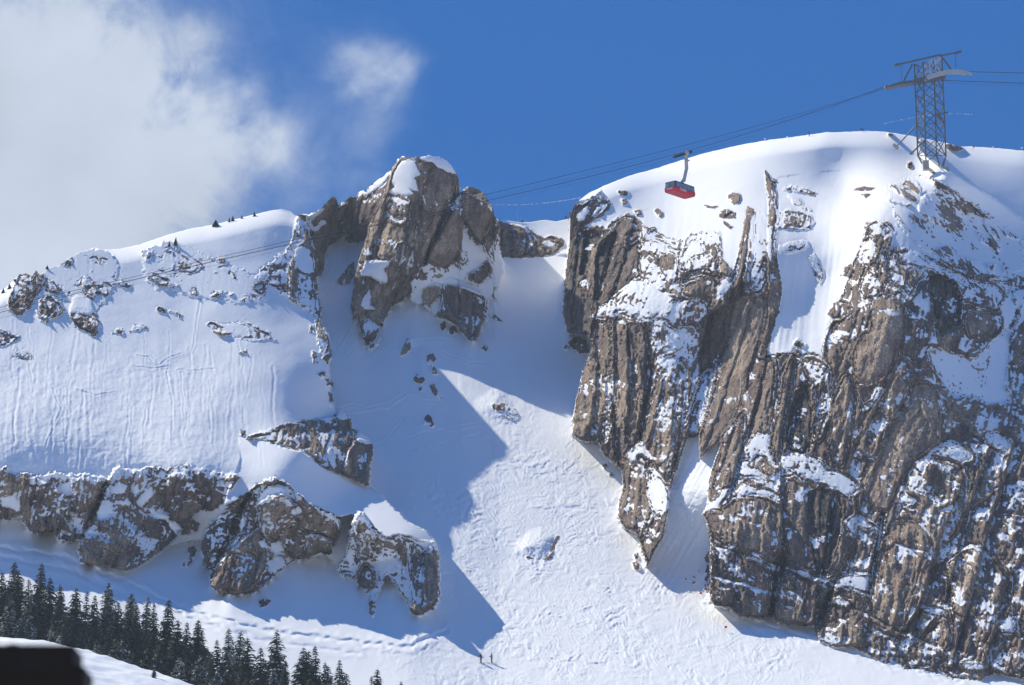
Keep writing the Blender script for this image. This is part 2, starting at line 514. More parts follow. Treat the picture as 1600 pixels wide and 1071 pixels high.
# --- the pinnacle
thing('pinn', 'rock_pinnacle', "tall tan rock pinnacle with smooth streaked slabs and a snow-capped top beside the notch", 'rock pinnacle')
PD = [(650, 250, 708), (710, 275, 708), (580, 540, 697), (560, 320, 729), (700, 330, 707), (750, 310, 714), (775, 380, 720), (740, 530, 703), (680, 420, 711), (610, 400, 708), (560, 480, 706), (660, 478, 713), (715, 500, 709), (620, 476, 716), (570, 530, 702), (690, 494, 710), (758, 500, 711), (790, 430, 722)]
op('pinn', 'rock_shoulder', "556,312 565,300 578,292 600,277 618,254 632,250 620,285 600,325 588,350 574,372 560,378 546,380 541,372 552,350",
   d=[(560, 310, 729), (620, 260, 724), (556, 378, 742), (590, 340, 720)], b=(1, 5), snow=0.12, warm=0.3, dark=0.2, lean=0.5, dip=-0.5, rough=2.0, disp=0.8)
op('pinn', 'snow_patch', "570,300 580,291 600,276 612,266 610,274 596,288 584,298 573,305", d=0.6, b=(0.5, 4), rough=1.2)
op('pinn', 'rock_base', "664,402 690,330 722,300 772,322 781,352 780,380 788,425 776,450 764,470 760,500 745,532 733,533 716,512 700,500 684,496 660,478 640,470 640,440",
   d=PD, b=(1, 6), snow=0.86, warm=0.3, lean=0.25, dip=0.2, rough=2.5, disp=0.6)
op('pinn', 'rock_tower', "612,268 625,246 640,243 655,244 665,241 690,243 707,254 717,270 718,284 711,302 702,320 691,335 686,352 676,372 668,392 662,410 652,428 642,436 640,455 626,474 612,476 606,490 600,502 594,505 588,520 580,530 570,528 562,510 560,492 552,500 548,478 553,440 562,402 568,385 578,352 592,322 604,298",
   d=PD, b=(4.5, 16), snow=0.05, warm=0.5, dark=0.08, lean=0.3, dip=0.05, rough=2.2, disp=0.55, cell=1.5)
op('pinn', 'rock_slab', "640,430 652,428 664,404 674,376 684,352 690,330 682,334 672,356 660,384 650,408 634,436 618,470 604,490 616,474 636,452", d=1.4, b=(0.8, 4), snow=0.03, warm=0.5, lean=0.45, rough=1.0, disp=0.3, cell=2)
op('pinn', 'rock_slab', "660,300 664,275 680,262 700,272 712,278 709,300 700,320 690,334 676,338 662,325", d=1.0, b=(1.2, 8), snow=0.04, warm=0.42, dark=0.1, lean=0.1, rough=1.6, disp=0.4, cell=2)
op('pinn', 'rock_slab', "670,402 674,386 686,366 690,348 698,328 708,321 722,325 726,343 722,368 717,392 708,406 697,416 684,414 672,408", d=3.2, b=(3.0, 9), snow=0.02, warm=0.5, lean=0.3, rough=1.4, disp=0.35, cell=2.4)
op('pinn', 'rock_slab', "722,300 732,292 744,292 756,300 766,316 774,328 769,346 758,368 750,378 741,366 731,352 724,342 722,320", d=3.2, b=(3.0, 9), snow=0.02, warm=0.42, lean=0.2, rough=1.3, disp=0.35, cell=2.4)
op('pinn', 'rock_slab', "757,372 762,356 770,344 780,348 781,360 774,380 764,396 757,388", d=2.0, b=(1.5, 5), snow=0.08, warm=0.3, dark=0.2, lean=0.3, rough=1.5)
op('pinn', 'rock_groove', "709,316 714,320 704,340 694,360 682,380 672,396 666,414 661,412 668,390 682,358 696,330", d=-1.6, snow=0.05, warm=0.2, dark=0.75, lean=0.45, rough=0.8)
op('pinn', 'rock_block', "692,444 706,446 722,447 742,453 758,462 761,474 757,495 750,516 743,532 733,533 721,515 712,500 700,496 684,494 690,470", d=4.0, b=(3.5, 8), snow=0.09, warm=0.36, dark=0.12, lean=0.12, dip=0.35, rough=1.8, disp=0.6)
op('pinn', 'rock_block', "728,430 745,420 764,406 768,420 760,434 748,446 738,440", d=2.5, b=(1.5, 5), snow=0.08, warm=0.2, dark=0.4, lean=0.5, rough=1.5, disp=0.6)
op('pinn', 'rock_block', "660,452 672,446 682,442 692,446 688,460 672,476 661,474", d=1.5, b=(1.2, 5), snow=0.1, warm=0.62, dark=0.1, rough=2)
op('pinn', 'rock_block', "716,392 728,396 732,408 722,414 712,408", d=1.0, b=(0.8, 4), snow=0.3, warm=0.3, dark=0.3, rough=2)
op('pinn', 'rock_toe', "566,506 574,498 588,506 598,506 596,524 590,540 580,546 570,544 566,530", d=0.8, b=(1, 5), snow=0.62, warm=0.3, dark=0.2, rough=3)
op('pinn', 'snow_patch', "617,292 611,284 616,270 626,254 640,249 650,255 656,273 648,278 652,290 653,299 640,296 646,304 632,306 610,303 606,300 612,296", d=0.7, b=(0.8, 5), rough=2.0)
op('pinn', 'snow_patch', "655,248 668,242 684,242 700,250 708,260 716,272 706,272 694,266 684,262 676,254 664,252", d=0.7, b=(0.8, 5), rough=1.2)
op('pinn', 'frosted_slab', "606,308 622,306 640,308 644,322 640,338 630,350 618,348 608,338 602,322", d=0.3, b=(0.3, 4), snow=0.38, warm=0.1, dark=0.35, lean=0.1, rough=2, disp=0.6, cell=0.45)
op('pinn', 'snow_patch', "570,408 588,406 598,408 611,408 606,416 600,420 606,434 604,443 594,442 584,436 576,432 566,432 563,424 568,418", d=0.9, b=(1.0, 5), rough=1.8)
op('pinn', 'snow_patch', "572,392 575,386 578,394 582,398 574,400 568,398", d=0.4, b=(0.3, 3), rough=0.8)
op('pinn', 'snow_patch', "566,468 572,460 576,456 580,462 578,476 588,484 580,484 570,484 564,478", d=0.4, b=(0.5, 4), rough=1.2)
op('pinn', 'frosted_slab', "618,382 632,376 646,392 648,412 640,436 628,434 622,418 614,408", d=0.3, snow=0.34, warm=0.3, dark=0.15, rough=4, cell=0.5, disp=1.0)
op('pinn', 'snow_patch', "702,433 712,436 724,440 738,446 752,455 758,464 746,460 728,452 712,448 698,444 692,438", d=0.8, b=(0.8, 3), rough=1.2)

thing('knob1', 'rock_outcrop', "small brown rock with a sunlit snow tip below the pinnacle foot", 'outcrop')
op('slope', 'snow', "612,552 622,530 634,512 642,506 654,516 664,528 656,542 640,552 628,556", d=0.5, b=(3.6, 12), rough=2)
op('knob1', 'rock', "626,556 630,541 637,528 644,530 641,546 634,553", d=0.7, b=(0.7, 3), snow=0.2, warm=0.6, rough=1.5)
thing('knob2', 'rock_outcrop', "long snowy rib with brown rocks down one edge in the shaded couloir", 'outcrop')
op('slope', 'snow', "640,560 650,542 662,537 674,548 680,575 690,600 697,628 676,626 655,616 640,606 640,585", d=0.6, b=(4.2, 16), rough=2)
for k, q in enumerate(["646,592 650,584 660,584 664,592 660,599 649,598", "666,556 676,552 681,562 676,572 667,568", "672,574 680,574 684,586 676,584", "652,604 660,606 663,611 656,610", "672,602 678,600 684,612 694,626 686,625 676,616"]):
    op('knob2', 'rock', q, d=0.6, b=(0.7, 3), snow=0.28, warm=0.35, rough=2.2)
thing('knob3', 'rock_outcrop', "tiny dark rock above the end of the ski traverse low in the shaded couloir", 'outcrop')
op('slope', 'snow', "640,672 655,650 672,642 686,655 684,672 664,676", d=0.3, b=(1.6, 10), rough=2)
op('knob3', 'rock', "660,664 662,654 668,647 674,652 679,664 674,668 668,662", d=0.6, b=(0.6, 3), snow=0.25, warm=0.3, dark=0.1, rough=1.5)
thing('mound', 'rock_outcrop', "low dark rocks on the sunlit snow mound in the middle of the couloir", 'outcrop')
op('slope', 'snow', "738,628 752,615 766,606 780,604 792,612 804,632 822,656 806,664 780,664 756,656 742,644", d=0.5, b=(4.5, 14), rough=3)
for q in ["766,636 772,632 784,630 800,636 812,648 806,650 792,644 778,642", "786,648 796,650 803,656 794,655"]:
    op('mound', 'rock', q, d=0.5, b=(0.5, 3), snow=0.45, warm=0.25, dark=0.2, rough=2.5)
thing('lip', 'boulder', "snow-covered boulder with a dark overhanging lip in the middle of the tracked apron", 'boulder')
op('slope', 'snow', "800,868 806,846 824,828 846,822 866,832 872,838 865,850 861,868 862,873 840,876 820,873", d=0.2, b=(4.0, 10), rough=1.5)
op('lip', 'rock', "864,846 871,836 875,838 868,850 863,872 856,876 846,874 856,869 861,858", d=0.3, b=(0.5, 3), snow=0.08, warm=0.1, dark=0.3, rough=0.8)
op('lip', 'rock', "820,870 827,868 832,873 824,874", d=0.3, b=(0.5, 3), snow=0.1, dark=0.3, rough=0.8)
SMALL = [("764,494 774,492 786,503 776,501", "flat dark rock lying alone on the shaded couloir snow right of the pinnacle foot"),
         ("751,545 758,538 763,544 760,549", "small round rock in the shaded couloir below the pinnacle block"),
         ("404,940 414,934 424,939 416,947 407,950", "dark rock with a snow top alone on the shaded snow below the lower left cliff"),
         ("686,507 695,502 698,511 691,518", "upright stone left of the squat one under the pinnacle block"),
         ("699,512 712,509 715,519 705,523 699,518", "squat square stone under the pinnacle block"),
         ("524,441 534,430 546,414 554,408 554,430 546,443 534,446", "snowy rocks in the shaded gully left of the pinnacle"),
         ("886,548 880,544 884,538 890,544", "small dark stone just left of the outcrop under the black cliff wall")]
for k, (q, lab) in enumerate(SMALL):
    thing('small%d' % k, 'boulder', lab, 'boulder')
    op('small%d' % k, 'rock', q, d=0.7, b=(0.8, 3), snow=0.15, warm=0.25, dark=0.15, rough=1.0)

# --- the left mass
thing('face', 'snow_face', kind='structure')
LMD = [(-330, 540, 640), (0, 455, 664), (0, 600, 634), (0, 740, 607), (150, 392, 680), (300, 360, 692), (300, 560, 646), (300, 740, 605), (440, 330, 702), (462, 338, 703), (400, 460, 672),
       (490, 490, 675), (440, 600, 640), (517, 560, 659), (516, 605, 653), (520, 640, 650), (380, 690, 616), (520, 660, 647), (575, 690, 643), (470, 720, 609), (560, 770, 620), (640, 820, 608), (680, 850, 604), (380, 745, 604),
       (-330, 740, 600), (0, 810, 611), (150, 880, 599), (350, 925, 594), (650, 960, 587), (540, 892, 602), (485, 874, 606), (300, 846, 611)]
LMP = "-345,500 -200,470 0,420 100,380 300,330 440,310 458,322 466,338 480,350 488,380 492,410 496,440 499,470 503,505 514,522 519,555 514,575 517,600 516,622 523,640 531,641 540,645 547,656 550,670 560,674 572,681 582,697 583,712 578,728 577,756 600,778 620,800 640,817 665,829 676,842 685,862 687,900 688,930 681,950 656,963 640,956 634,935 618,915 604,900 590,935 582,945 570,922 555,905 530,898 522,880 508,868 482,874 462,874 444,886 422,906 397,926 350,929 330,916 330,892 318,880 313,846 300,846 280,850 262,855 240,872 212,890 192,894 166,884 148,884 126,877 121,860 126,846 106,846 90,846 84,828 74,828 60,833 40,826 33,810 10,812 -60,800 -345,770"
op('face', 'snow', LMP, d=LMD, rough=2.0)
thing('rib', 'rock_rib', "snow-plastered brown rock rib dropping along the left side of the shaded gully", 'rock rib')
op('rib', 'rock', "398,436 408,420 424,410 440,398 452,385 458,366 462,345 468,336 476,352 486,375 491,405 495,440 499,470 503,505 514,522 519,555 512,570 502,560 496,525 488,491 472,481 446,464 428,448 414,442",
   d=0.6, b=(1.5, 8), snow=0.55, warm=0.3, dark=0.12, lean=0.1, rough=4, cell=0.8)
op('rib', 'rock_block', "454,410 461,400 464,420 466,440 468,465 462,478 455,462 450,440", d=0.6, b=(0.8, 4), snow=0.15, warm=0.5, rough=2.5)
op('rib', 'snow_patch', "462,390 472,384 482,392 490,410 490,425 478,428 466,420 460,404", d=0.6, b=(0.8, 5), rough=2)
thing('edge', 'rock_rib', "ragged row of small rocks along the right rim of the big sunlit snow face", 'rock rib')
for q in ["484,508 490,508 492,520 484,522", "488,548 496,552 497,570 489,568", "496,584 508,580 511,590 500,592", "507,592 520,592 520,604 511,602", "513,612 520,618 522,634 516,632"]:
    op('edge', 'rock', q, d=0.5, b=(0.8, 3), snow=0.3, warm=0.45, rough=2.5)

thing('scatA', 'scattered_stones', "small half-buried stones strewn over the crest of the left ridge", 'stones', kind='stuff')
op('scatA', 'rock', "24,430 60,418 100,402 130,392 160,388 178,400 186,420 180,445 165,470 150,486 120,482 104,470 80,470 60,460 48,480 30,495", d=0.1, b=(0.3, 5), snow=0.91, warm=0.36, dark=0.05, dip=0.2, rough=5, cell=0.6)
thing('scatB', 'scattered_stones', "small half-buried stones between the outcrops of the upper left slope", 'stones', kind='stuff')
op('scatB', 'rock', "222,392 262,376 290,384 330,404 372,420 400,432 420,440 416,470 380,474 340,470 300,462 270,452 240,450 226,430", d=0.05, b=(0.3, 5), snow=0.945, warm=0.3, dark=0.1, dip=0.15, rough=6, cell=0.6)
UP = [("12,478 16,462 22,446 28,432 38,424 50,428 54,422 64,428 70,440 60,452 54,466 46,480 34,492 26,494 16,484", 0.12, 0.42, "big brown crag at the far left end of the skyline with small trees beside it"),
      ("58,494 62,470 74,462 88,468 98,478 104,484 96,492 84,496 74,504 64,500", 0.22, 0.35, "squat brown crag with a snow cap beneath the leftmost skyline crag"),
      ("109,490 122,487 136,492 148,490 156,500 158,510 150,524 142,526 134,518 116,510", 0.15, 0.38, "dark rounded crag under a smooth snow dome on the upper left slope"),
      ("72,442 84,438 90,448 99,453 90,458 78,455", 0.25, 0.4, "brown rock right of the leftmost skyline crag"),
      ("98,413 108,405 115,409 107,418", 0.1, 0.4, "small pointed rock on the left skyline below the snow hump"),
      ("124,440 134,431 146,440 152,450 149,466 142,468 132,458", 0.35, 0.35, "mixed rock and snow step above the dark rounded crag"),
      ("150,456 162,444 176,452 172,464 160,462", 0.5, 0.35, "scattered rocks right of the mixed rock step on the upper left slope"),
      ("227,406 230,394 241,392 238,401 230,408", 0.1, 0.4, "single dark rock below the skyline between the snow hump and the rocky cluster"),
      ("250,412 258,392 272,386 282,396 300,402 318,408 322,418 304,428 284,424 266,428 252,420", 0.6, 0.28, "largest cluster of broken dark rocks on the upper left slope under the skyline trees"),
      ("228,434 244,428 262,436 280,447 264,449 246,443", 0.38, 0.35, "rock band below the largest cluster on the upper left slope"),
      ("180,442 190,438 205,448 200,452 190,447", 0.25, 0.35, "thin dark rock strip between the ribbed hump and the rock band"),
      ("243,484 248,478 257,482 260,491 250,488", 0.1, 0.42, "small brown rock with a snow cone above it on the upper left slope"),
      ("264,486 274,487 286,492 282,497 274,491", 0.25, 0.35, "pair of little stones right of the rock with a snow cone"),
      ("176,522 184,513 194,516 196,525 184,522", 0.3, 0.2, "flat dark rock at the edge of the blue shadow on the upper left slope"),
      ("202,518 212,508 224,508 231,513 220,517", 0.5, 0.25, "broken row of stones right of the flat dark rock in the blue shadow"),
      ("338,408 342,402 352,404 357,410 350,414", 0.12, 0.55, "rounded tan boulder standing out on the upper snow field below the cables"),
      ("330,462 338,455 354,456 344,462 334,468", 0.35, 0.25, "thin dark rock streak below the tan boulder"),
      ("360,456 366,457 364,466 359,462", 0.3, 0.3, "little rock between the thin rock streak and the brown block"),
      ("376,468 386,462 392,470 388,474", 0.3, 0.38, "brown stone left of the block under the rock rib"),
      ("396,452 402,442 412,438 417,448 410,461 402,456", 0.12, 0.5, "brown block under the snow lip left of the gully rib"),
      ("322,506 332,502 350,508 364,505 384,503 400,511 418,518 432,532 400,534 372,528 344,522 334,516", 0.62, 0.25, "two broken dark bands of rock across the middle of the left snow face"),
      ("333,518 344,516 358,521 354,525 340,523", 0.05, 0.5, "tan slab at the lower edge of the broken rock bands"),
      ("374,550 384,547 386,554 378,554", 0.2, 0.3, "lone small stone on the snow below the broken rock bands"),
      ("-20,512 0,514 16,522 32,526 22,536 4,542 -20,540", 0.45, 0.3, "snowy rocks at the far left border of the big snow face"),
      ("18,556 26,545 44,548 52,562 40,563 28,558", 0.55, 0.35, "little ledge rocks right of the snowy rocks at the far left border"),
      ("300,460 304,450 308,456 306,464", 0.1, 0.45, "upright narrow stone on the upper left slope"),
      ("374,676 383,673 384,680 376,680", 0.1, 0.1, "dark stone at the top of the snow ridge above the lower cliffs")]
for k, (q, sn, wm, lab) in enumerate(UP):
    thing('up%d' % k, 'rock_outcrop', lab, 'outcrop')
    op('up%d' % k, 'rock', q, d=0.6 if sn < 0.45 else 0.08, b=(1.7, 7) if sn < 0.45 else (0.5, 8), snow=min(0.85, sn + 0.12), warm=wm, dark=0.05, lean=0.05, dip=0.2, rough=3.8, cell=0.6)
op('face', 'snow', "112,470 120,460 128,462 142,470 150,488 136,492 118,488 108,490", d=0.9, b=(1.2, 6), rough=1.5)

# --- lower left cliffs
thing('c5', 'rock_cliff', "brown cliff step beside the couloir ending in a squared pillar", 'cliff')
op('c5', 'rock_face', "384,684 404,676 422,670 446,663 470,658 500,654 520,650 530,641 540,646 548,656 550,670 560,674 572,681 583,698 583,712 578,728 577,756 570,760 554,750 530,740 518,736 500,726 484,714 474,704 458,703 440,698 418,690",
   d=[(384, 682, 614), (500, 654, 640), (580, 690, 643), (440, 698, 615), (575, 758, 630), (500, 726, 614)], b=(1.5, 7), snow=0.26, warm=0.36, dark=0.1, lean=0.15, rough=3)
op('c5', 'rock_pillar', "544,705 552,690 562,684 574,688 583,700 582,714 576,728 577,756 566,756 550,748 536,742 540,720", d=2.2, b=(2.0, 5), snow=0.05, warm=0.42, dark=0.05, lean=0.08, rough=1.5, disp=0.7)
op('c5', 'snow_patch', "556,684 562,672 570,680 580,694 572,694 560,690", d=0.6, b=(0.8, 4), rough=1.0)
op('c5', 'snow_patch', "524,652 532,640 540,646 544,656 534,656", d=0.6, b=(0.8, 4), rough=1.0)
op('c5', 'snow_patch', "510,712 516,700 522,712 524,736 518,728", d=0.4, b=(0.5, 3), rough=1.5)

thing('ridge', 'snow_ridge', kind='structure')
op('ridge', 'snow', "372,684 392,688 412,690 440,700 470,706 486,716 500,728 520,738 540,744 560,754 578,760 600,778 622,800 640,817 665,829 677,842 684,858 660,846 640,838 618,836 604,842 590,830 578,818 564,806 548,806 528,808 510,800 490,790 470,776 450,758 430,746 412,752 392,766 372,782 350,790 356,765 366,745 376,720",
   d=[(380, 690, 615.5), (470, 708, 611), (560, 756, 624), (640, 818, 608), (682, 855, 603), (372, 745, 604.5), (380, 764, 602.5), (430, 748, 602), (500, 795, 600), (580, 820, 599), (640, 838, 598)], b=(0.5, 6), rough=2.2)

thing('c1', 'rock_cliff', "dark mottled cliff band at the far left under the big snow face", 'cliff')
op('c1', 'rock_face', "-60,735 0,732 10,728 20,742 40,738 60,744 85,738 110,742 130,740 150,744 166,745 162,765 152,785 146,802 138,822 130,840 118,846 104,846 90,840 86,826 72,830 56,833 40,824 34,806 10,812 -60,806",
   d=[(-60, 735, 606), (80, 738, 605), (165, 745, 605), (-60, 806, 614), (10, 812, 615), (60, 833, 608), (130, 840, 603)], b=(2, 8), snow=0.30, warm=0.36, dark=0.15, lean=0.2, rough=4.5)
op('c1', 'rock_buttress', "30,745 60,748 84,762 104,775 110,800 96,822 84,832 58,834 40,822 36,790", d=2.4, b=(3.0, 10), snow=0.16, warm=0.38, dark=0.2, rough=4)
op('c1', 'rock_buttress', "110,748 130,745 152,752 150,775 138,795 120,800 112,780", d=1.8, b=(2.0, 8), snow=0.3, warm=0.45, rough=4)
op('c1', 'rock_block', "84,830 92,812 100,808 104,825 98,842 88,844", d=1.0, b=(1.2, 4), snow=0.15, warm=0.2, dark=0.35, rough=2)
op('c1', 'rock_block', "102,840 108,828 118,822 122,834 114,846", d=1.0, b=(1.2, 4), snow=0.15, warm=0.2, dark=0.3, rough=2)
op('c1', 'snow_patch', "82,768 96,756 112,752 112,776 100,772", d=0.4, b=(0.7, 4), rough=2)
op('c1', 'snow_patch', "0,780 12,774 26,776 34,790 28,800 14,792 4,794", d=0.4, b=(0.7, 4), rough=3)
thing('c2', 'rock_cliff', "broad rounded tan cliff with snow ledges in the middle of the lower left band", 'cliff')
op('c2', 'rock_face', "168,752 176,738 186,728 204,736 234,730 262,734 290,726 322,735 346,740 376,744 366,760 346,788 330,800 314,798 302,804 292,820 276,835 262,852 236,872 214,888 194,893 168,883 146,884 126,876 122,860 132,832 146,802 160,770",
   d=[(170, 745, 606), (280, 728, 606), (376, 744, 605), (125, 860, 599), (195, 893, 597), (262, 850, 605), (320, 800, 606)], b=(3.5, 14), snow=0.33, warm=0.40, dark=0.05, lean=0.2, rough=4.5)
op('c2', 'rock_buttress', "126,874 124,856 136,836 158,838 172,850 166,872 154,884 138,884", d=1.6, b=(2.2, 8), snow=0.06, warm=0.55, rough=2.5)
op('c2', 'rock_buttress', "158,815 176,808 196,818 212,828 214,850 206,880 192,892 172,884 160,872 162,845", d=1.6, b=(2.2, 9), snow=0.12, warm=0.5, rough=3)
op('c2', 'rock_buttress', "262,745 280,738 296,748 306,770 316,795 300,806 284,818 270,812 262,790 258,765", d=2.0, b=(2.4, 10), snow=0.10, warm=0.45, dark=0.1, rough=4)
op('c2', 'rock_block', "282,836 290,820 302,812 312,818 308,830 296,836", d=1.2, b=(1.5, 5), snow=0.08, warm=0.4, rough=2)
op('c2', 'rock_groove', "164,750 172,752 160,780 150,805 140,825 130,845 126,840 138,812 150,785", d=-2.6, snow=0.15, warm=0.1, dark=0.6, rough=2)
for q in ["170,765 186,754 198,758 196,768 180,772", "150,805 160,782 172,782 176,800 168,812 154,812", "214,785 226,764 236,760 240,772 230,785 220,792", "236,805 250,800 264,806 268,818 256,812 242,810", "140,832 152,828 156,836 146,838", "180,784 200,780 206,788 190,790", "206,762 216,756 218,768 210,772", "262,812 276,816 284,826 276,834 268,828"]:
    op('c2', 'snow_patch', q, d=0.4, b=(0.8, 4), rough=3)
thing('c3', 'rock_cliff', "blunt brown cliff with a dark slanting groove and smooth rounded foot below the snow ridge", 'cliff')
op('c3', 'rock_face', "314,846 322,826 340,806 354,796 364,784 384,770 396,762 412,752 430,746 446,754 462,768 476,778 490,790 510,801 528,808 534,822 530,840 522,856 516,868 500,864 482,873 462,874 444,886 422,906 397,926 366,930 342,927 328,914 332,892 318,878",
   d=[(320, 840, 598), (430, 747, 600), (530, 812, 596), (330, 915, 592), (397, 926, 588), (515, 865, 604), (450, 876, 602)], b=(3.5, 14), snow=0.28, warm=0.40, dark=0.05, lean=0.12, rough=4)
op('c3', 'rock_buttress', "344,880 358,862 372,850 386,838 402,830 416,845 420,868 416,890 404,910 390,924 364,930 340,926 328,914 332,898", d=2.4, b=(3.4, 12), snow=0.07, warm=0.5, rough=3)
op('c3', 'rock_buttress', "404,788 420,775 440,772 460,786 462,815 476,830 500,835 518,845 514,862 498,862 480,872 460,872 446,858 430,842 412,840 404,820", d=1.8, b=(2.4, 10), snow=0.2, warm=0.46, rough=4)
op('c3', 'rock_face', "318,876 314,848 324,824 342,806 360,796 366,806 358,835 346,862 336,888 326,890", d=-0.5, snow=0.3, warm=0.15, dark=0.45, rough=3)
op('c3', 'rock_groove', "386,772 396,768 384,788 376,812 370,835 358,852 344,878 334,888 342,862 358,832 366,806", d=-2.8, snow=0.12, warm=0.1, dark=0.6, rough=1.8)
op('c3', 'snow_patch', "408,770 424,758 440,760 450,772 436,770 424,775 410,790 402,786", d=0.4, b=(0.7, 4), rough=2.5)
op('c3', 'snow_patch', "420,880 432,870 442,872 446,884 434,890 422,896", d=0.4, b=(0.7, 4), rough=2.5)
for q in ["372,820 382,806 384,820 376,834", "404,846 412,842 420,858 410,856", "424,848 438,846 446,860 436,862 426,860", "456,798 466,790 474,800 464,806"]:
    op('c3', 'snow_patch', q, d=0.4, b=(0.6, 3), rough=3)
thing('c4', 'rock_cliff', "snow-plastered rock rib ending in a tan squared column at the tip of the snow ridge", 'cliff')
op('c4', 'rock_face', "540,868 544,840 550,815 558,802 568,802 580,820 592,832 604,842 618,836 640,838 660,844 676,846 685,862 687,900 688,930 681,950 656,963 640,956 634,935 618,915 604,900 590,935 582,945 570,922 555,905 530,898 524,884",
   d=[(550, 805, 596), (610, 840, 597), (684, 860, 602), (530, 895, 602), (655, 962, 587), (600, 905, 600), (580, 940, 590)], b=(2, 8), snow=0.66, warm=0.32, dark=0.25, lean=-0.05, dip=0.05, rough=4, cell=0.7)
op('c4', 'rock_column', "664,862 672,852 684,862 685,900 685,930 674,944 662,950 660,925 662,890", d=2.0, b=(2.0, 5), snow=0.05, warm=0.48, lean=0, rough=1.2, disp=0.6)
op('c4', 'rock_column', "640,866 650,850 660,858 660,890 662,930 666,952 654,962 642,954 644,920 640,890", d=1.4, b=(1.4, 5), snow=0.28, warm=0.4, lean=0, rough=2)
op('c4', 'rock_block', "558,896 566,880 578,882 586,895 585,912 576,922 566,920 558,910", d=1.6, b=(2.0, 6), snow=0.15, warm=0.45, rough=2)
op('c4', 'rock_block', "552,818 560,802 572,806 582,826 588,844 576,850 562,848 555,836", d=1.6, b=(2.0, 6), snow=0.55, warm=0.42, rough=3, cell=0.6)
op('c4', 'rock_block', "560,856 572,846 584,852 582,870 568,876 560,870", d=1.2, b=(1.4, 5), snow=0.45, warm=0.42, rough=3, cell=0.5)
thing('c6', 'rock_outcrop', "narrow dark rock sticking out of the snow below the plastered rib", 'outcrop')
op('c6', 'rock', "576,942 582,938 587,950 584,964 577,960", d=0.6, b=(0.6, 3), snow=0.25, warm=0.2, dark=0.3, rough=2)
thing('c7', 'rock_outcrop', "cluster of small snowy rocks on the shaded snow between the two lower left cliffs", 'outcrop')
op('c7', 'rock', "284,884 288,866 296,852 306,856 308,870 300,880 292,886", d=0.6, b=(0.6, 4), snow=0.5, warm=0.3, dark=0.15, rough=3)

# --- the right mass
thing('big', 'rock_cliff', "huge brown and grey cliff with slanting slabs and snow ledges", 'cliff')
RMD = [(905, 313, 703), (893, 360, 700), (884, 420, 693), (880, 480, 686), (890, 520, 682), (930, 520, 671), (900, 670, 657), (960, 730, 645), (970, 810, 627), (1005, 860, 613), (1000, 500, 661), (1000, 360, 690), (1040, 640, 640), (1040, 760, 628),
       (1060, 410, 667), (1120, 400, 662), (1000, 300, 712), (1050, 330, 700), (1050, 255, 722), (1120, 560, 650), (1110, 930, 592), (1130, 800, 606), (1200, 300, 690), (1200, 220, 704), (1200, 400, 655), (1200, 560, 638), (1200, 700, 620), (1200, 960, 589), (1290, 208, 697),
       (1320, 300, 684), (1300, 430, 655), (1260, 550, 634), (1350, 350, 656), (1350, 480, 632), (1350, 600, 620), (1350, 750, 607), (1350, 1010, 577), (1400, 212, 697), (1440, 250, 690), (1476, 266, 672), (1400, 300, 668), (1500, 340, 671), (1600, 350, 688), (1500, 430, 645), (1500, 540, 626), (1520, 620, 616), (1500, 700, 606),
       (1500, 1055, 566), (1600, 440, 660), (1600, 560, 634), (1600, 700, 606), (1600, 1065, 561), (1750, 420, 680), (1750, 1085, 555), (1930, 600, 622), (1930, 1110, 548), (1930, 330, 705)]
RMP = "880,480 884,430 888,395 892,365 891,335 892,318 898,304 930,270 1030,230 1150,195 1300,170 1500,170 1700,180 1945,250 1945,1125 1760,1090 1700,1078 1600,1062 1560,1052 1530,1063 1490,1061 1460,1051 1440,1046 1412,1046 1400,1031 1380,1036 1350,1021 1330,1011 1300,1011 1280,1001 1272,976 1250,976 1215,973 1200,961 1190,969 1150,963 1140,951 1115,946 1108,930 1110,905 1108,870 1110,840 1102,815 1080,840 1050,880 1030,905 1012,890 1004,862 998,846 990,831 975,826 965,806 968,786 973,761 972,736 962,729 955,721 943,713 935,691 918,691 905,688 895,679 896,656 900,626 905,601 912,576 925,541 918,521 905,523 888,521 882,501"
op('big', 'rock_face', RMP, d=RMD, b=(0.8, 4), snow=0.24, warm=0.36, dark=0.02, lean=0.28, dip=0.3, rough=3.0)
thing('dome', 'snow_dome', kind='structure')
op('dome', 'snow', "898,304 905,313 918,310 932,302 938,298 945,308 956,318 950,330 934,342 916,352 910,356 922,354 936,352 946,356 953,347 962,342 972,338 978,330 986,334 998,342 1006,352 1018,356 1030,364 1046,372 1060,376 1072,366 1082,360 1100,362 1124,362 1128,380 1128,430 1140,440 1150,410 1156,380 1162,350 1168,326 1178,328 1178,400 1176,440 1190,440 1198,400 1200,330 1196,266 1212,280 1216,330 1214,360 1212,390 1220,430 1222,455 1216,490 1206,520 1198,556 1208,554 1222,551 1236,550 1246,540 1256,554 1270,550 1282,556 1290,520 1302,495 1312,470 1322,445 1336,405 1350,372 1352,348 1370,344 1390,346 1400,360 1396,385 1420,388 1440,395 1470,410 1500,420 1540,415 1590,430 1945,520 1945,200 1700,150 1300,150 1000,210",
   d=RMD, rough=3.2)
op('dome', 'snow', "1474,262 1500,278 1530,296 1560,315 1600,345 1700,410 1945,560 1945,200 1600,210 1500,210 1440,200 1440,235 1460,252",
   d=[(1476, 264, 705), (1600, 347, 702), (1500, 229, 735), (1600, 236, 740), (1930, 330, 740), (1930, 550, 690)], rough=1.0)
op('dome', 'snow', "1384,290 1378,300 1372,320 1370,345 1376,352 1390,330 1396,310 1392,292", d=0.0, b=(0.9, 5), rough=1.5)

A = dict(lean=0.25, dip=0.05)
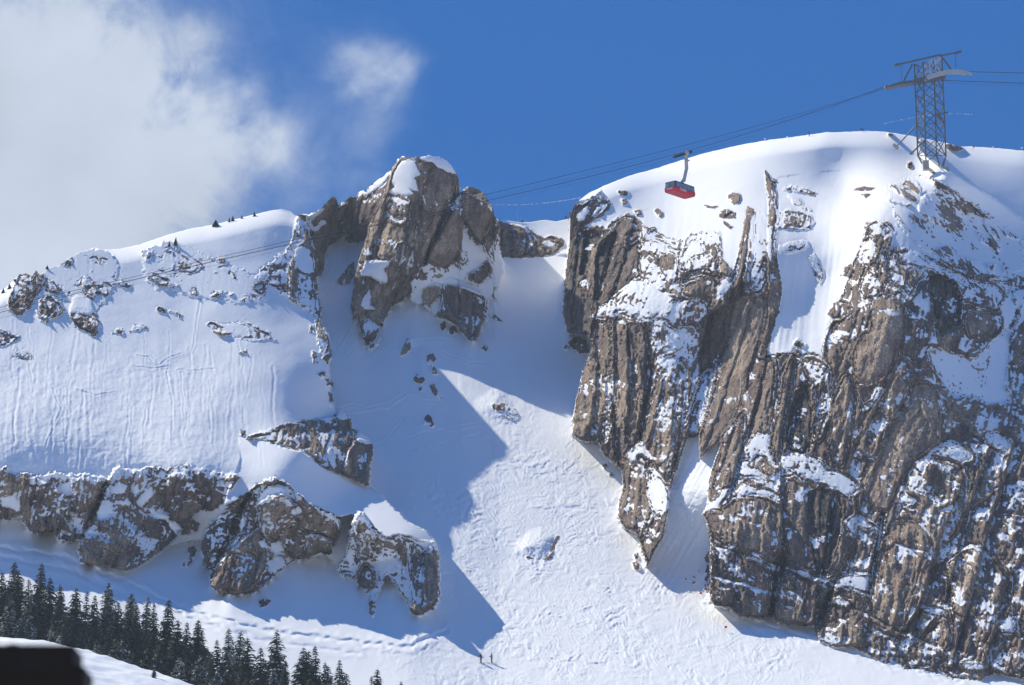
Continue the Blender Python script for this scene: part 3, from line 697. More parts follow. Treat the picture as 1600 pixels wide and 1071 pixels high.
# upper left dark wall
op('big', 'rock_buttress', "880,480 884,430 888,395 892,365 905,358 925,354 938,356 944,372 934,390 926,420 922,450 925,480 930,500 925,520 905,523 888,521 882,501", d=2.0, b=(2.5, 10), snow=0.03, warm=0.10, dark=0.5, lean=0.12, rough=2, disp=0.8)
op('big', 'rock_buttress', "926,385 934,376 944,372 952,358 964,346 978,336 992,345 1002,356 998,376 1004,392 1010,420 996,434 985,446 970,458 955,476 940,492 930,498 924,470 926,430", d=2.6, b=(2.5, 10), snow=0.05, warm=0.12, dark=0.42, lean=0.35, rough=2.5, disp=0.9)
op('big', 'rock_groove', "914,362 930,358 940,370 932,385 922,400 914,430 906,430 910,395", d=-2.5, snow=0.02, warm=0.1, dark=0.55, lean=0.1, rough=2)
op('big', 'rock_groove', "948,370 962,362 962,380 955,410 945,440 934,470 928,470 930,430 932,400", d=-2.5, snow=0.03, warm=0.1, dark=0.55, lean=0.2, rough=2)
op('big', 'rock_slab', "925,388 930,382 932,392 928,420 922,445 916,442 922,412", d=1.2, snow=0.0, warm=0.5, lean=0.2, rough=0.8, disp=0.2)
op('big', 'rock_slab', "976,372 988,362 1000,360 1000,372 990,380 974,384", d=1.6, b=(1.2, 5), snow=0.12, warm=0.3, dark=0.1, rough=1.6)
op('big', 'rock_cap', "893,345 896,330 900,318 912,317 924,310 934,304 932,314 944,316 956,317 948,328 934,338 920,345 908,352 900,362 893,372", d=0.8, b=(1.2, 5), snow=0.2, warm=0.15, dark=0.35, rough=2)
op('big', 'snow_ledge', "901,338 908,328 918,322 920,332 912,344 903,346", d=0.5, b=(0.5, 4), rough=1.5)
op('big', 'snow_ledge', "902,399 912,390 926,382 926,388 912,396", d=0.9, b=(0.6, 3), snow=0.85, warm=0.3, dark=0.1, rough=3.5, cell=0.6)
op('big', 'snow_ledge', "908,440 914,438 916,450 910,452", d=0.6, b=(0.4, 3), snow=0.85, warm=0.3, dark=0.1, rough=3.5, cell=0.6)
# mixed snowy terraces
op('big', 'rock_terrace', "928,490 945,474 960,466 975,450 992,434 1004,440 1030,440 1058,446 1066,460 1086,468 1104,470 1108,490 1092,505 1066,512 1050,505 1030,498 1012,504 1000,490 985,496 968,492 948,500 930,500", d=1.6, b=(1.5, 8), snow=0.66, warm=0.3, dark=0.15, rough=4, cell=0.7)
op('big', 'snow_ledge', "960,466 975,450 994,435 997,452 985,462 972,466 962,472", d=0.5, b=(0.6, 4), snow=0.85, warm=0.3, dark=0.1, rough=3.5, cell=0.6)
op('big', 'snow_ledge', "930,488 944,476 956,472 962,484 956,496 948,490 938,494", d=0.5, b=(0.6, 4), snow=0.85, warm=0.3, dark=0.1, rough=3.5, cell=0.6)
op('big', 'snow_ledge', "988,490 1000,480 1012,488 1020,500 1008,504 996,496", d=0.5, b=(0.6, 4), snow=0.85, warm=0.3, dark=0.1, rough=3.5, cell=0.6)
op('big', 'rock_terrace', "1000,385 1012,376 1024,374 1040,380 1060,392 1062,420 1056,442 1040,450 1018,452 1002,446 998,420", d=0.4, b=(1, 6), snow=0.58, warm=0.25, dark=0.15, rough=4, cell=0.6)
op('big', 'rock_terrace', "1062,400 1066,378 1076,362 1090,360 1108,362 1126,362 1126,400 1124,430 1108,428 1090,424 1074,432 1064,452 1060,430", d=1.2, b=(1.5, 6), snow=0.56, warm=0.15, dark=0.35, dip=-0.2, rough=3, cell=0.42)
op('big', 'snow_ledge', "1066,406 1074,392 1082,378 1090,380 1098,392 1088,394 1078,400 1072,408", d=0.2, b=(0.3, 4), rough=1.5)
op('big', 'rock_overhang', "1064,454 1074,440 1090,434 1108,430 1120,436 1118,452 1112,464 1096,468 1078,466 1066,462", d=2.6, b=(1.4, 5), snow=0.06, warm=0.5, dark=0.05, lean=0, rough=1.8, disp=0.7)
op('big', 'rock_overhang', "1108,478 1114,460 1124,458 1134,468 1138,478 1132,488 1116,488", d=2.4, b=(1.4, 4), snow=0.06, warm=0.65, rough=1.5)
op('big', 'snow_ledge', "1118,455 1126,436 1138,438 1146,446 1140,456 1128,462 1136,472 1128,470", d=1.0, b=(0.8, 4), snow=0.85, warm=0.3, dark=0.1, rough=3.5, cell=0.6)
op('big', 'rock_block', "1122,410 1128,404 1138,412 1144,424 1142,434 1128,432 1122,424", d=1.6, b=(1.2, 4), snow=0.1, warm=0.4, dark=0.1, rough=1.5)
# left lower buttresses
op('big', 'rock_buttress', "927,502 944,503 954,520 957,545 948,570 944,590 950,612 944,645 938,672 934,692 918,691 905,688 895,679 896,656 900,626 905,601 912,576 925,552", d=1.4, b=(2.4, 9), snow=0.09, warm=0.52, dark=0.02, lean=0.1, rough=2.5, disp=1.1)
op('big', 'rock_buttress', "958,498 975,496 990,498 1002,502 1012,520 1016,548 1024,575 1022,600 1014,625 1006,650 1002,680 990,706 978,730 964,728 960,690 960,640 957,590 956,540", d=2.6, b=(3.0, 10), snow=0.06, warm=0.45, dark=0.05, lean=0.05, rough=2.5, disp=1.2)
op('big', 'snow_gully', "946,588 955,582 960,600 958,630 952,650 954,668 948,690 942,694 944,660 948,625", d=-0.6, snow=0.66, warm=0.3, dark=0.3, rough=3, cell=0.6)
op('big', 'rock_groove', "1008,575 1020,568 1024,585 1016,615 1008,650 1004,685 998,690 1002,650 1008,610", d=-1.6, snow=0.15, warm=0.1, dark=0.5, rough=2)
op('big', 'rock_buttress', "1020,575 1034,560 1060,556 1074,575 1076,610 1072,650 1064,690 1056,720 1046,750 1040,772 1032,752 1022,728 1010,706 1004,690 1012,655 1022,615", d=2.4, b=(3.0, 10), snow=0.3, warm=0.42, dark=0.0, lean=0.15, rough=2.5, cell=0.8)
op('big', 'rock_terrace', "1020,500 1036,500 1060,512 1090,505 1100,520 1092,550 1078,575 1066,560 1040,560 1026,575 1016,548", d=0.6, b=(1, 6), snow=0.62, warm=0.32, dark=0.15, lean=0.1, rough=4, cell=0.6)
op('big', 'rock_slab', "1018,640 1024,600 1030,572 1036,576 1030,610 1022,650 1012,692 1004,692 1010,670", d=1.3, b=(0.6, 3), snow=0.04, warm=0.6, lean=0.25, rough=1, disp=0.3)
op('big', 'rock_buttress', "973,761 972,736 982,712 994,702 1006,700 1014,715 1012,745 1020,770 1024,800 1012,818 1002,838 998,846 990,831 975,826 965,806 968,786", d=3.0, b=(2.8, 8), snow=0.14, warm=0.42, dark=0.03, lean=0.05, rough=2.5, disp=1.1)
op('big', 'snow_ledge', "976,712 988,700 1000,692 1010,702 1020,718 1012,720 1004,710 994,712 998,722 986,724", d=0.9, b=(0.7, 4), snow=0.85, warm=0.3, dark=0.1, rough=3.5, cell=0.6)
op('big', 'snow_ledge', "1012,735 1024,730 1034,745 1044,770 1046,800 1036,806 1026,802 1018,795 1012,770", d=0.8, b=(1.2, 6), snow=0.85, warm=0.3, dark=0.1, rough=3.5, cell=0.6)
op('big', 'rock_block', "1018,800 1030,808 1044,802 1044,825 1038,846 1026,850 1016,838 1012,818", d=1.6, b=(1.6, 5), snow=0.22, warm=0.42, rough=2)
# recess and chute
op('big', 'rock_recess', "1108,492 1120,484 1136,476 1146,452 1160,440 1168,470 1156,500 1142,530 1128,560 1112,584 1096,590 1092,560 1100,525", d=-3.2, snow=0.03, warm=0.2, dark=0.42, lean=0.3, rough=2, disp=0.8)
op('big', 'rock_slab', "1150,470 1166,462 1186,460 1198,468 1198,490 1190,525 1178,555 1164,595 1152,635 1138,668 1122,688 1104,706 1093,716 1092,700 1098,675 1108,640 1120,600 1132,560 1142,515", d=1.0, b=(2.2, 8), snow=0.03, warm=0.55, lean=0.42, rough=1.5, disp=0.35, cell=2.2)
op('slope', 'snow', "1068,700 1076,682 1092,678 1093,716 1104,708 1122,690 1126,694 1116,720 1108,748 1106,790 1098,803 1104,818 1110,840 1108,870 1110,905 1108,932 1090,960 1040,920 1005,900 1012,884 1026,856 1036,838 1042,810 1046,772 1052,748 1062,722",
   d='base', rough=1.6)
op('big', 'snow_gully', "1098,584 1114,570 1116,590 1110,618 1102,650 1092,680 1076,684 1074,664 1080,636 1088,606", d=-1.5, snow=0.6, warm=0.2, dark=0.3, rough=3, cell=0.7)
# rock strips in the upper snow
op('big', 'rock_strip', "1167,322 1178,326 1174,350 1170,375 1168,395 1162,425 1154,450 1146,462 1146,448 1154,425 1156,400 1160,372 1164,345", d=1.6, b=(1.2, 3), snow=0.06, warm=0.45, dark=0.05, lean=0.25, rough=1.4, disp=0.6)
op('big', 'rock_strip', "1194,266 1204,278 1212,292 1210,312 1214,335 1212,355 1208,392 1216,420 1222,448 1216,488 1206,520 1197,556 1186,560 1190,520 1198,480 1200,430 1200,360 1202,310", d=1.8, b=(1.2, 4), snow=0.12, warm=0.42, dark=0.05, lean=0.12, rough=2, disp=0.7)
op('big', 'rock_strip', "1178,330 1188,332 1200,350 1200,400 1198,440 1190,458 1172,458 1170,430 1176,400", d=-0.3, snow=0.72, warm=0.2, dark=0.2, rough=3, cell=0.5)
thing('bands', 'rock_outcrop', "stacked rows of little dark rocks across the steep snow panel of the big cliff", 'outcrop')
for q, sn in [("1213,334 1230,328 1250,330 1268,336 1274,350 1264,360 1244,360 1226,358 1213,358", 0.55), ("1216,384 1236,378 1264,376 1264,388 1240,396 1218,396", 0.8), ("1262,400 1272,396 1280,412 1290,430 1284,446 1276,440 1270,420", 0.72),
              ("1222,294 1240,292 1262,296 1278,302 1270,304 1244,300 1226,298", 0.5), ("1240,535 1246,530 1254,534 1262,540 1252,544 1242,541", 0.4), ("1232,306 1250,310 1256,320 1270,330 1266,332 1240,320", 0.82)]:
    op('bands', 'rock', q, d=0.3, b=(0.5, 4), snow=sn, warm=0.18, dark=0.3, dip=0.15, rough=3, cell=0.4)
for k, (q, wm, lab) in enumerate([("966,298 972,297 982,299 980,306 968,306", 0.4, "boxy tan boulder on the snow dome near its left brow"), ("970,312 978,310 981,318 974,321", 0.4, "small stone just below the boxy tan boulder on the snow dome"),
        ("1022,328 1028,326 1036,332 1034,340 1027,338", 0.45, "angular tan boulder on the snow below the red cable car"), ("1138,306 1146,300 1158,304 1156,316 1146,320 1138,314", 0.4, "round boulder with a snow cap above the snowy recess beside the cable car"),
        ("1122,332 1134,326 1150,332 1150,342 1136,342 1124,340", 0.15, "dark ledge rock under the round snow-capped boulder"), ("1128,344 1136,348 1146,354 1140,358 1132,352", 0.2, "curled rock rib below the dark ledge rock in the snowy recess"),
        ("1100,321 1112,322 1124,322 1114,326 1102,325", 0.2, "flat dark ledge on the snow right of the cable car"), ("990,330 1000,328 1004,336 996,338", 0.35, "loose rocks on the snow under the left brow of the dome"),
        ("1012,358 1022,354 1026,358 1016,363", 0.3, "slanting stone at the lower edge of the snow dome"), ("1330,295 1346,292 1368,294 1360,298 1342,298 1332,298", 0.15, "thin dark ledge on the bright snow left of the pylon ridge"),
        ("1344,303 1354,302 1360,304 1352,310", 0.15, "short dark ledge just below the thin dark ledge near the pylon ridge")]):
    thing('domerock%d' % k, 'boulder', lab, 'boulder')
    op('domerock%d' % k, 'rock', q, d=0.7, b=(0.9, 3), snow=0.12, warm=wm, dark=0.1, rough=1.4, cell=0.8)
# ridge below the pylon
thing('pylridge', 'rock_rib', "tilted rock ledges stepping down the snowy ridge below the pylon", 'rock rib')
Q = dict(lean=-0.4, dip=0.45)
thing('scatC', 'scattered_stones', "small tilted stones strewn over the snowy ridge below the pylon", 'stones', kind='stuff')
op('scatC', 'rock', "1384,292 1410,280 1440,270 1470,284 1500,306 1540,328 1570,356 1600,376 1600,420 1570,440 1520,425 1470,405 1430,380 1400,345", d=0.05, b=(0.3, 6), snow=0.87, warm=0.32, dark=0.1, rough=6, cell=0.55, **Q)
for q, sn, wm, ro in [("1388,290 1400,290 1414,298 1424,304 1437,310 1435,317 1424,313 1408,306 1396,298", 0.15, 0.4, 1.5), ("1411,286 1420,281 1432,282 1438,292 1440,300 1448,297 1438,304 1428,298 1418,294", 0.22, 0.42, 1.8),
                      ("1452,278 1462,280 1472,288 1480,299 1472,296 1460,288", 0.1, 0.4, 1.4), ("1446,260 1454,262 1462,270 1458,274 1450,266", 0.15, 0.45, 1.2), ("1453,301 1466,304 1482,312 1500,317 1516,326 1530,330 1546,336 1544,339 1524,334 1508,328 1490,321 1470,313 1460,306", 0.18, 0.38, 1.6),
                      ("1436,312 1446,305 1454,312 1472,318 1490,332 1506,346 1508,356 1496,360 1480,356 1458,346 1442,336 1434,330", 0.52, 0.4, 2.0), ("1524,362 1540,372 1556,374 1562,380 1564,394 1552,389 1532,378", 0.14, 0.45, 1.4), ("1536,332 1548,340 1560,362 1564,376 1548,370 1540,355", 0.6, 0.3, 2.2),
                      ("1386,312 1400,314 1424,318 1420,324 1404,320 1392,316", 0.5, 0.25, 2.0), ("1464,388 1480,386 1500,400 1530,408 1540,432 1526,438 1508,430 1488,424 1470,412", 0.42, 0.3, 2.5), ("1538,410 1556,412 1553,432 1546,440 1542,425", 0.45, 0.2, 2.5),
                      ("1562,414 1576,418 1588,440 1580,444 1572,428", 0.5, 0.2, 2.5), ("1566,360 1580,366 1592,374 1584,374 1570,368", 0.4, 0.25, 2), ("1418,254 1424,253 1428,260 1422,265 1417,262", 0.05, 0.6, 1.0)]:
    op('pylridge', 'rock_ledge', q, d=0.9, b=(1.3, 5), snow=sn, warm=wm, dark=0.03, rough=ro, cell=0.7, **Q)
# ragged rocky spur right of the snow panel
op('big', 'rock_spur', "1352,352 1368,346 1386,348 1398,362 1396,382 1390,402 1388,430 1382,452 1366,464 1352,468 1342,452 1348,430 1356,410 1350,390 1360,372", d=1.2, b=(1.6, 6), snow=0.3, warm=0.3, dark=0.2, lean=0.3, rough=4, cell=0.6)
op('big', 'snow_ledge', "1352,376 1366,372 1370,388 1362,410 1346,412 1342,402", d=0.5, b=(0.6, 4), snow=0.85, warm=0.3, dark=0.1, rough=3.5, cell=0.6)
op('big', 'rock_block', "1292,492 1302,474 1316,470 1330,474 1326,492 1310,500", d=1.0, b=(1.4, 5), snow=0.18, warm=0.3, dark=0.3, rough=2.5)
op('big', 'rock_block', "1312,430 1318,420 1330,412 1334,424 1326,434", d=0.8, b=(1.0, 4), snow=0.15, warm=0.25, dark=0.25, rough=2.5)
op('big', 'rock_terrace', "1385,400 1400,395 1404,415 1440,410 1464,412 1490,425 1520,440 1560,450 1576,470 1560,490 1530,480 1500,470 1470,440 1440,440 1420,470 1410,455 1392,440", d=0.3, b=(0.8, 6), snow=0.46, warm=0.25, dark=0.25, lean=-0.1, dip=0.3, rough=4, cell=0.55)
op('big', 'snow_ledge', "1404,396 1424,392 1446,404 1470,420 1500,430 1512,440 1490,436 1464,426 1440,418 1418,414", d=0.5, b=(0.8, 5), snow=0.85, warm=0.3, dark=0.1, rough=3.5, cell=0.6)
# tan slabs of the face
op('big', 'rock_slab', "1364,470 1382,462 1400,468 1412,482 1414,500 1410,522 1405,540 1398,558 1390,578 1376,592 1364,602 1336,598 1334,562 1342,535 1362,516", d=2.6, b=(2.6, 9), snow=0.03, warm=0.72, lean=0.2, rough=2, disp=0.4, cell=2.2)
op('big', 'rock_slab', "1430,602 1446,598 1462,612 1470,640 1468,688 1444,708 1422,726 1408,748 1396,778 1386,796 1370,792 1354,776 1346,752 1366,720 1382,690 1396,658 1414,634", d=2.6, b=(2.6, 9), snow=0.05, warm=0.68, lean=0.3, rough=2, disp=0.4, cell=2.2)
op('big', 'rock_buttress', "1336,598 1364,602 1384,596 1396,570 1410,556 1424,572 1424,600 1412,632 1396,656 1380,690 1364,720 1340,715 1336,680 1350,640", d=1.4, b=(2.0, 8), snow=0.16, warm=0.42, lean=0.3, rough=3)
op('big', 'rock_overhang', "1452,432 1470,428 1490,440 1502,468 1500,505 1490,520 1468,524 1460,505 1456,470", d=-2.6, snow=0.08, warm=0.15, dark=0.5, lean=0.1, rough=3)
op('big', 'rock_block', "1466,524 1480,514 1496,510 1498,525 1490,540 1474,546", d=1.4, b=(1.4, 5), snow=0.05, warm=0.75, rough=2.2)
op('big', 'rock_block', "1506,494 1520,486 1534,484 1548,494 1556,504 1548,520 1534,526 1514,528 1508,512", d=2.2, b=(1.8, 6), snow=0.06, warm=0.55, rough=1.8, disp=0.6)
op('big', 'snow_bowl', "1446,545 1466,542 1490,552 1520,560 1544,542 1560,522 1576,505 1580,535 1576,570 1570,600 1580,628 1545,632 1520,618 1492,622 1474,602 1456,574", d=-1.0, snow=0.93, warm=0.3, dark=0.15, dip=0.2, rough=5.5, cell=0.6)
op('big', 'snow_bowl', "1564,480 1576,462 1584,440 1590,470 1584,500 1570,512", d=0.2, rough=3)
op('big', 'rock_pillar', "1578,455 1600,448 1640,455 1640,540 1600,560 1584,575 1574,565 1576,535 1582,505 1590,490", d=1.2, b=(1.5, 6), snow=0.3, warm=0.25, dark=0.3, rough=3)
op('big', 'rock_buttress', "1422,732 1436,722 1452,718 1470,720 1500,722 1512,750 1508,790 1496,830 1480,850 1460,858 1440,862 1430,840 1420,800 1412,780 1416,750", d=2.2, b=(3.0, 12), snow=0.26, warm=0.46, lean=0.2, dip=0.3, rough=4)
op('big', 'rock_buttress', "1375,860 1384,832 1400,815 1424,812 1448,830 1462,850 1462,880 1450,920 1436,950 1420,975 1404,995 1384,990 1364,975 1356,950 1366,910", d=2.4, b=(3.0, 12), snow=0.10, warm=0.52, lean=0.15, dip=0.3, rough=3.5, disp=0.8)
op('big', 'rock_buttress', "1480,880 1500,860 1530,850 1556,880 1580,900 1580,940 1560,980 1540,1010 1548,1050 1520,1062 1490,1058 1476,1040 1480,1000 1490,950 1484,915", d=2.4, b=(3.0, 12), snow=0.2, warm=0.48, lean=0.15, dip=0.3, rough=4)
op('big', 'rock_buttress', "1440,1000 1456,975 1472,960 1488,970 1486,1000 1474,1030 1458,1048 1440,1044 1412,1044 1418,1015", d=1.8, b=(2.2, 8), snow=0.2, warm=0.45, dark=0.05, rough=3)
op('big', 'rock_buttress', "1222,745 1244,742 1262,755 1285,756 1310,770 1330,780 1340,800 1332,840 1318,880 1298,902 1278,900 1256,890 1236,880 1226,850 1222,800", d=2.0, b=(2.8, 10), snow=0.10, warm=0.42, dark=0.08, lean=0.12, rough=3, disp=0.8)
op('big', 'stained_face', "1262,770 1285,760 1305,772 1318,790 1314,830 1300,870 1290,900 1274,896 1268,860 1262,820", d=-0.8, snow=0.06, warm=0.1, dark=0.62, lean=0.05, rough=3.5, disp=0.6)
op('big', 'stained_face', "1234,640 1246,610 1262,600 1270,640 1268,690 1258,712 1232,706 1228,680", d=-1.6, snow=0.08, warm=0.1, dark=0.6, lean=0.15, rough=3.5, disp=0.7)
op('big', 'rock_buttress', "1098,803 1116,798 1134,790 1146,778 1176,775 1200,778 1222,788 1224,830 1222,860 1232,880 1225,892 1195,878 1172,862 1146,852 1130,850 1116,836 1104,818", d=2.0, b=(2.6, 10), snow=0.08, warm=0.42, lean=0.12, rough=3, disp=0.9)
op('big', 'rock_buttress', "1110,850 1130,852 1150,858 1176,874 1200,886 1212,905 1208,940 1200,962 1190,969 1150,963 1140,951 1115,946 1108,930 1110,890", d=1.8, b=(2.8, 10), snow=0.16, warm=0.36, dark=0.26, lean=0.05, dip=0.35, rough=3)
op('big', 'rock_buttress', "1214,905 1232,890 1262,900 1292,914 1300,925 1296,950 1282,970 1262,978 1236,976 1212,972 1206,950", d=2.2, b=(2.8, 10), snow=0.08, warm=0.36, dark=0.28, lean=0.05, dip=0.2, rough=3)
op('big', 'rock_buttress', "1300,928 1320,918 1350,926 1360,945 1358,980 1352,1015 1330,1011 1300,1011 1280,1001 1274,985 1286,960", d=2.4, b=(3.0, 10), snow=0.14, warm=0.4, dark=0.08, lean=0.05, rough=3)
op('big', 'rock_buttress', "1356,985 1374,985 1400,1000 1408,1020 1404,1036 1380,1037 1352,1020", d=1.4, b=(2.0, 6), snow=0.28, warm=0.35, dark=0.2, rough=3)
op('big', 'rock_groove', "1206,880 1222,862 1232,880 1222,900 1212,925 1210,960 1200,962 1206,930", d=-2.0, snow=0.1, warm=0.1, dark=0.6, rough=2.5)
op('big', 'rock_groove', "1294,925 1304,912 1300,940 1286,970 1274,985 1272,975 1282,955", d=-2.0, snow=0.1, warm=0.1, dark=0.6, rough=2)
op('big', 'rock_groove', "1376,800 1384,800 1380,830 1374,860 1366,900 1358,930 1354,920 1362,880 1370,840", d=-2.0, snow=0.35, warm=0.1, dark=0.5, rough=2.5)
op('big', 'rock_strip', "1206,690 1216,640 1222,590 1236,552 1244,560 1238,600 1228,650 1222,700 1214,730", d=1.6, b=(2.0, 6), snow=0.05, warm=0.42, lean=0.15, rough=2, disp=0.7)
op('big', 'rock_strip', "1166,690 1176,650 1186,610 1196,565 1212,560 1214,590 1208,640 1204,678 1190,678 1176,682", d=1.8, b=(2.0, 6), snow=0.04, warm=0.44, lean=0.2, rough=2, disp=0.7)
op('big', 'rock_strip', "1130,740 1140,700 1154,650 1164,640 1162,680 1158,712 1150,745 1138,770 1126,775", d=1.4, b=(1.8, 5), snow=0.06, warm=0.4, lean=0.25, rough=2, disp=0.8)
op('big', 'frosted_slab', "1246,560 1270,555 1284,560 1300,575 1302,620 1296,660 1280,690 1272,650 1270,600", d=0.4, b=(1.2, 8), snow=0.38, warm=0.3, dark=0.05, lean=0.2, rough=4, cell=0.6)
op('big', 'rock_strip', "1300,640 1312,600 1322,580 1334,600 1334,650 1328,700 1318,735 1300,720 1294,690", d=1.4, b=(2.0, 7), snow=0.08, warm=0.5, lean=0.2, rough=2.5, disp=0.7)
LEDGES = ["1162,702 1172,684 1182,674 1196,677 1204,680 1203,700 1208,720 1212,732 1203,724 1194,710 1186,704 1178,716 1160,718", "1152,744 1164,733 1180,734 1195,742 1198,752 1184,748 1166,746", "1148,774 1160,758 1180,765 1195,764 1216,770 1223,786 1208,780 1194,773 1174,771 1154,778",
          "1097,804 1108,786 1124,771 1136,760 1141,766 1130,780 1122,796 1110,800", "1223,712 1242,710 1265,714 1286,722 1290,734 1306,737 1322,742 1336,752 1343,768 1326,776 1304,766 1284,752 1262,752 1240,738 1222,730",
          "1170,866 1180,863 1192,872 1194,879 1180,874", "1198,878 1206,884 1222,892 1216,894 1202,888", "1240,888 1256,890 1270,902 1256,900", "1272,903 1288,904 1302,898 1296,911 1282,911", "1297,922 1306,908 1322,900 1345,897 1358,896 1358,924 1342,926 1322,918 1306,922", "1133,862 1142,850 1152,850 1151,858 1140,862",
          "1426,728 1440,712 1460,698 1480,691 1502,695 1516,706 1520,718 1500,722 1480,715 1462,712 1450,722 1440,738", "1346,640 1360,625 1372,610 1382,604 1372,622 1364,634 1352,642", "1409,635 1417,616 1425,600 1421,620 1414,634", "1390,662 1397,650 1403,638 1398,656",
          "1400,788 1408,758 1413,755 1412,772 1420,776 1432,782 1424,790 1412,786", "1332,684 1342,662 1344,668 1338,688", "1464,625 1470,622 1480,642 1474,648 1466,636", "1470,798 1484,784 1494,786 1490,800", "1466,862 1476,850 1486,846 1480,862 1472,880 1464,878", "1462,700 1476,696 1500,704 1512,712 1490,710", "1332,708 1344,704 1346,712 1334,716",
          "1434,948 1446,950 1470,952 1484,958 1466,962 1444,956", "1500,1035 1520,1036 1545,1040 1530,1046 1506,1044", "1560,980 1570,966 1582,958 1588,980 1584,990 1566,988", "1320,816 1332,806 1350,812 1374,826 1362,828 1340,822 1324,828", "1322,838 1332,826 1340,836 1330,840", "1298,934 1312,936 1328,944 1322,948 1306,942",
          "1352,974 1366,980 1386,990 1398,998 1380,992 1362,984", "1410,1000 1420,990 1430,992 1424,1004 1414,1020 1408,1012", "1540,680 1560,676 1580,690 1570,705 1550,702"]
for q in LEDGES:
    op('big', 'snow_ledge', q, d=0.4, b=(1.6, 5), snow=0.84, warm=0.35, dark=0.1, lean=0.2, dip=0.2, rough=4.2, cell=0.6)
thing('out1', 'rock_outcrop', "grey-brown outcrop on the shaded snow at the foot of the black cliff wall", 'outcrop')
op('out1', 'rock', "888,536 896,528 905,525 914,532 920,545 922,552 905,553 898,548", d=1.5, b=(1.8, 5), snow=0.12, warm=0.25, dark=0.15, rough=2)
thing('out2', 'boulder', "dark boulder pair at the bottom tip of the rock spur beside the shaded chute", 'boulder')
for q in ["988,880 995,876 1000,884 998,891 991,889", "991,866 996,862 998,872 993,875"]:
    op('out2', 'rock', q, d=0.7, b=(0.8, 3), snow=0.1, warm=0.25, dark=0.15, rough=1)
thing('out3', 'boulder', "two small stones on the sunlit snow below the left buttress of the big cliff", 'boulder')
for q in ["940,728 947,724 951,731 944,734", "950,740 956,738 960,744 953,744"]:
    op('out3', 'rock', q, d=0.7, b=(0.8, 3), snow=0.2, warm=0.25, dark=0.1, rough=1)
thing('out4', 'rock_outcrop', "dark scree of little rocks beside the chute at the foot of the big cliff", 'outcrop')
op('out4', 'rock', "1066,904 1084,898 1098,886 1104,866 1112,850 1116,870 1112,900 1108,925 1094,914 1080,912", d=0.3, b=(0.6, 5), snow=0.6, warm=0.15, dark=0.45, rough=5, cell=0.5)
thing('out5', 'boulder', "long dark boulder on the skyline snow just right of the pylon", 'boulder')
op('out5', 'rock', "1476,227 1484,223 1496,225 1506,232 1496,237 1482,234", d=1.2, b=(1.0, 3), snow=0.05, warm=0.3, dark=0.25, rough=0.8)
thing('out6', 'boulder', "small brown stone on the crest of the snow dome left of the pylon", 'boulder')
op('out6', 'rock', "1386,209 1394,208 1396,212 1389,213", d=0.8, b=(0.6, 3), snow=0.05, warm=0.35, dark=0.2, rough=0.6)

# ------------------------------------------------------------------ snow banked against the foot of the rocks
def bank_snow():
    G = Y.reshape(SHAPE); I = ID.reshape(SHAPE)
    ks = np.array([0 if o['key'].startswith(('knob', 'mound', 'lip', 'small', 'c6', 'c7', 'out')) else {'slope': 0, 'pinn': 1, 'connect': 1, 'c1': 1, 'c2': 1, 'c3': 1, 'c4': 1, 'face': 1}.get(o['key'], 2) for o in OPS])[I]
    dep = np.zeros(NC); deps = np.zeros(NC)
    fade_ = np.ones(NC)
    for r in range(1, SHAPE[0]):
        row0 = ks[r] == 0
        dv = V[r] - V[r - 1]
        gap = np.where(row0 & (ks[r - 1] == 1), np.clip(G[r] - G[r - 1] - 0.3, 0, 7), 0)
        gap = np.where((ucol > 485) & (ucol < 760) & (V[r] < 845) & (V[r] > 560) | (ucol > 672) & (ucol < 760) & (V[r] > 560), 0, gap)
        dep = np.maximum(dep * np.exp(-dv / 105.0), gap)
        for _ in range(5):
            wgt = row0.astype(float) + 1e-6
            num = dep * wgt; den = wgt
            num = 0.5 * num + 0.25 * np.roll(num, 1) + 0.25 * np.roll(num, -1)
            den = 0.5 * den + 0.25 * np.roll(den, 1) + 0.25 * np.roll(den, -1)
            dep = np.where(row0, num / den, 0)
        dep[0] = dep[-1] = 0
        rest = np.clip(gap - dep, 0, 12)
        deps = np.maximum(deps * np.exp(-dv / 13.0), rest)
        deps = np.where(row0, 0.5 * deps + 0.25 * np.roll(deps, 1) + 0.25 * np.roll(deps, -1), 0)
        G[r] -= dep
    return G.ravel()


Y = bank_snow()

# ------------------------------------------------------------------ fine relief
par = {k: np.array([o[k] for o in OPS], float) for k in ('snow', 'warm', 'dark', 'lean', 'dip', 'disp', 'cell')}
snow_q = par['snow'][ID]
isrock = snow_q >= 0


def blur(a, n=1):
    a = a.reshape(SHAPE).astype(float)
    for _ in range(n):
        a[1:-1] = 0.25 * a[:-2] + 0.5 * a[1:-1] + 0.25 * a[2:]
        a[:, 1:-1] = 0.25 * a[:, :-2] + 0.5 * a[:, 1:-1] + 0.25 * a[:, 2:]
    return a.ravel()


rockw = blur(isrock, 2)
R = np.nonzero(rockw > 0.01)[0]
ur, vr = u[R], v[R]
lean = blur(par['lean'][ID], 8)[R]; dip = blur(par['dip'][ID], 8)[R]; cell = blur(par['cell'][ID], 3)[R]; dsp = blur(par['disp'][ID], 3)[R]
sx = ur + lean * vr + 4.0 * gn(ur / 26, vr / 50, 9); ty = vr - dip * ur + 4.0 * gn(ur / 30, vr / 30, 8)


def saw(x, k):          # asymmetric triangle: one narrow and one broad face per column
    f = x - np.floor(x)
    return np.where(f < k, f / k, (1 - f) / (1 - k))


